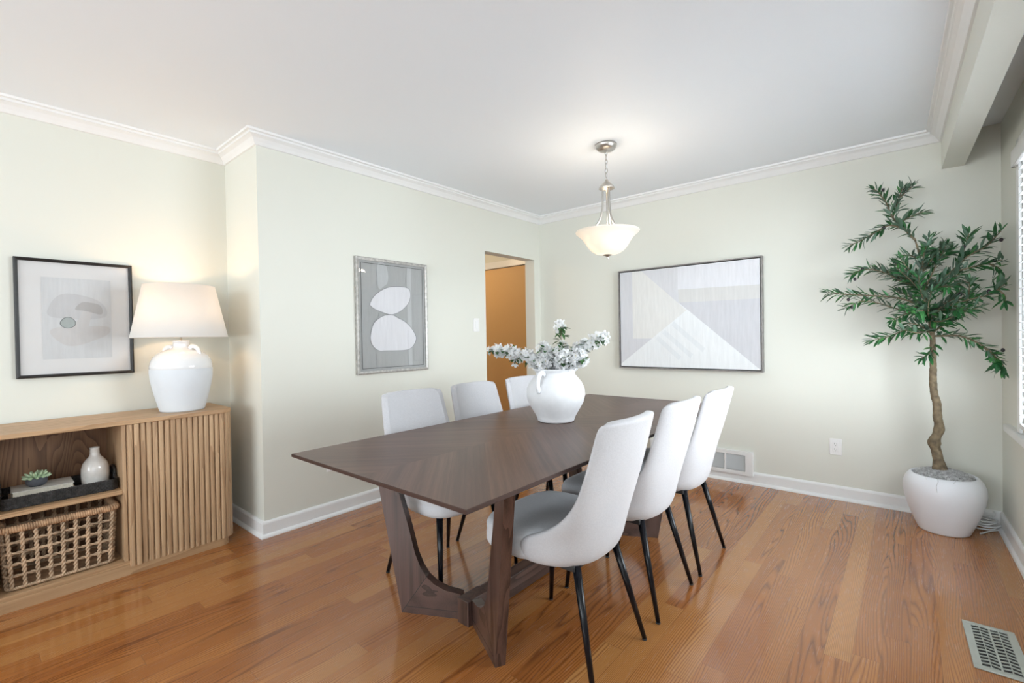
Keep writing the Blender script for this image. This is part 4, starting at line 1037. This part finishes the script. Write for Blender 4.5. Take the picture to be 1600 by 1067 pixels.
# ------------------------------------------------------------ potted olive tree
TX, TY = 3.140, -0.250
ot = thing('potted_olive_tree', 'artificial olive tree with twisted trunk in a round white pot in the far right corner', 'potted tree', (TX, TY, 0))
m = MB(); m.lathe([(0.108, 0.0), (0.116, 0.002), (0.120, 0.010), (0.140, 0.060), (0.162, 0.120), (0.180, 0.185), (0.1875, 0.235), (0.186, 0.270), (0.174, 0.305), (0.157, 0.328), (0.148, 0.333), (0.142, 0.330), (0.140, 0.318), (0.140, 0.290)], n=64, cap1=False); m.build('pot', M['pot'], ot)
m = MB(); m.lathe([(0.139, 0.292), (0.120, 0.318), (0.085, 0.335), (0.04, 0.343), (0.002, 0.344)], n=36, cap0=True); m.build('soil', M['soil'], ot)
rm = random.Random(5); m = MB()
for i in range(1500):
    a = rm.random()*2*pi; r = 0.138*math.sqrt(rm.random()); z = 0.343-0.03*(r/0.138)**2.5; p = Vector((r*cos(a), r*sin(a), z)); d = rm.random()*2*pi
    pts = [p]
    for k in range(4): d += rm.uniform(-1.2, 1.2); p = p+Vector((cos(d), sin(d), rm.uniform(-0.5, 0.6)))*0.010; q2 = Vector((p.x, p.y, max(p.z, 0.342-0.03*(min(1, p.xy.length/0.138))**2.5))); 
    pts = [pts[0]]; p = pts[0]
    for k in range(4):
        d += rm.uniform(-1.3, 1.3); p = p+Vector((cos(d), sin(d), 0))*0.009
        if p.xy.length > 0.137: break
        pts.append(Vector((p.x, p.y, 0.346-0.03*(p.xy.length/0.138)**2.5+rm.uniform(0, 0.018))))
    if len(pts) > 2: m.tube(pts, 0.0015, 4, False)
for a, dz in ((radians(-100), 0.075), (radians(-120), 0.02), (radians(-75), 0.03)):     # strands hanging over the rim
    c, s_ = cos(a), sin(a); prof = [(0.13, 0.330), (0.150, 0.337), (0.166, 0.322), (0.182, 0.298), (0.190, 0.265)]
    P_ = [(r*c+rm.uniform(-.008, .008), r*s_+rm.uniform(-.004, .0), z) for r, z in prof][:3 if dz < 0.05 else 5]; m.tube(smoothpath(P_, 3), 0.0009, 4, False)
mo = m.build('moss', M['moss'], ot); mo['kind'] = 'stuff'
# trunk with knobs
tp = smoothpath([Vector(p)-Vector((TX, TY, 0)) for p in [(3.128, -0.25, 0.30)]+TRUNK], 7); N = len(tp); rt = random.Random(9); rad = []
for i in range(N):
    f = i/N; r = 0.0275*(1-f)**0.8*0.75+0.0065
    z = tp[i].z
    r += 0.010*math.exp(-((z-0.36)/0.035)**2)+0.008*math.exp(-((z-0.515)/0.022)**2)+0.004*math.exp(-((z-0.60)/0.02)**2)+rt.uniform(-1, 1)*0.0011
    if f > 0.55: r = max(0.004, r*(1-(f-0.55)*0.9))
    rad.append(r)
MB().tube(tp, rad, 14).build('trunk', M['bark'], ot)
# branches and leaves
bm_ = MB(); rl = random.Random(21)
lms = []
rx = random.Random(77); extra = []
for k in range(16):
    b = Vector(TRUNK[rx.choice((10, 11, 11, 12, 12, 13))]); a = rx.uniform(-pi, pi); d = Vector((cos(a), -abs(sin(a))*0.75+0.1, rx.uniform(-0.05, 0.75))).normalized(); L_ = rx.uniform(0.16, 0.27)
    m1 = b+d*L_*0.5+Vector((0, 0, 0.015)); extra.append([tuple(b), tuple(m1), tuple(b+d*L_+Vector((0, 0, rx.uniform(-0.04, 0.03))))])
for bi, br in enumerate(BRANCHES+extra):
    sp = smoothpath([Vector(p)-Vector((TX, TY, 0)) for p in br], 7); n = len(sp)
    r0 = 0.0055 if len(br) > 4 else 0.0038
    MB().tube(sp, [r0*(1-0.75*i/n)+0.0008 for i in range(n)], 7).build('branch', M['twig'], ot)
    lm = MB(); Ltot = sum((sp[i+1]-sp[i]).length for i in range(n-1)); s = 0; nxt = 0.02 if bi not in (4,) else 0.03; flip = 0; i = 0
    while i < n-1:
        seg = (sp[i+1]-sp[i]); s += seg.length
        if s >= nxt:
            nxt += 0.0140; t = seg.normalized(); flip += 1
            for sgn in (1, -1):
                side = t.orthogonal().normalized(); side = Matrix.Rotation(flip*pi/2+rl.uniform(-.6, .6)+(pi if sgn < 0 else 0), 3, t) @ side
                d = t*rl.uniform(0.55, 1.1)+side*rl.uniform(0.6, 1.0)+Vector((0, 0, rl.uniform(-.15, .3)))
                Lf = rl.uniform(0.046, 0.086); b = sp[i].copy()
                # keep clear of the two walls
                tip = b+d.normalized()*Lf
                if tip.x+TX > XD-0.012 or tip.y+TY > -0.012:
                    d = Vector((-abs(d.x) if tip.x+TX > XD-0.012 else d.x, -abs(d.y) if tip.y+TY > -0.012 else d.y, d.z))
                    tip = b+d.normalized()*Lf
                    if tip.x+TX > XD-0.006: continue
                leaf(lm, b, d, Vector((rl.gauss(0, .4), rl.gauss(0, .4)-0.3, 1)), Lf, rl.uniform(0.0130, 0.0215), rl.uniform(-.1, .35), 4)
        i += 1
    tipd = (sp[-1]-sp[-3]).normalized()
    for k in range(3):
        d = tipd+Vector((rl.gauss(0, .4), rl.gauss(0, .4), rl.gauss(0, .4)))
        tip = sp[-1]+d.normalized()*0.05
        if tip.x+TX > XD-0.010: d.x = -0.1
        leaf(lm, sp[-1], d, Vector((0, -.4, 1)), 0.05, 0.012, 0.1, 4)
    lm.build('foliage', M['leaf'], ot)
for o in OLIVES:
    p = Vector(o)-Vector((TX, TY, 0)); m = MB()
    m.lathe([(0.0008, -0.011), (0.005, -0.009), (0.0075, -0.003), (0.0075, 0.003), (0.005, 0.009), (0.0008, 0.011)], p.x, p.y-0.004, p.z, 12, sx=1.15); m.build('olive', M['olive'], ot)

# ------------------------------------------------------------ coiled cable
cb = thing('coiled_cable', 'loosely coiled white cable on the floor in the corner behind the white pot', 'cable', (3.318, -0.085, 0))
rc_ = random.Random(4); pts = []
for i in range(150):
    a = i/150*2*pi*5.3; R_ = 0.056+0.011*sin(a*0.37+1)+0.004*sin(i*0.9); z = 0.008+0.050*i/150+0.004*sin(a*1.3)
    pts.append((R_*1.05*cos(a)+0.004*sin(i*.3), R_*0.95*sin(a), z))
MB().tube(pts, 0.0042, 8).build('cable_coil', M['cable'], cb)
MB().tube(smoothpath([pts[0], (0.02, -0.06, 0.006), (-0.005, -0.105, 0.006), (-0.02, -0.125, 0.006)], 6), 0.0042, 8).build('cable_end', M['cable'], cb)
MB().tube(smoothpath([pts[-1], (0.045, 0.02, 0.075), (0.050, 0.040, 0.10), (0.054, 0.048, 0.075), (0.045, 0.04, 0.06)], 6), 0.0036, 8).build('cable_lead', M['cable'], cb)

# hall ceiling light beyond the opening, unseen and added to brighten the hall
hl_ = thing('added_hall_light', 'round flush ceiling light added out of view in the hall beyond the opening', 'ceiling light', (-1.3, -0.75, H))
m = MB(); m.lathe([(0.15, -0.0005), (0.155, -0.02), (0.13, -0.055), (0.08, -0.08), (0.01, -0.09)], n=36); m.build('glass_dome', M['frost'], hl_)
m = MB(); m.lathe([(0.165, -0.0003), (0.165, -0.018), (0.156, -0.018)], n=36); m.build('ring', M['nickel'], hl_)
point_light('added_hall_glow', (-1.3, -0.75, H-0.20), 24, (1.0, 0.76, 0.50), 0.12)
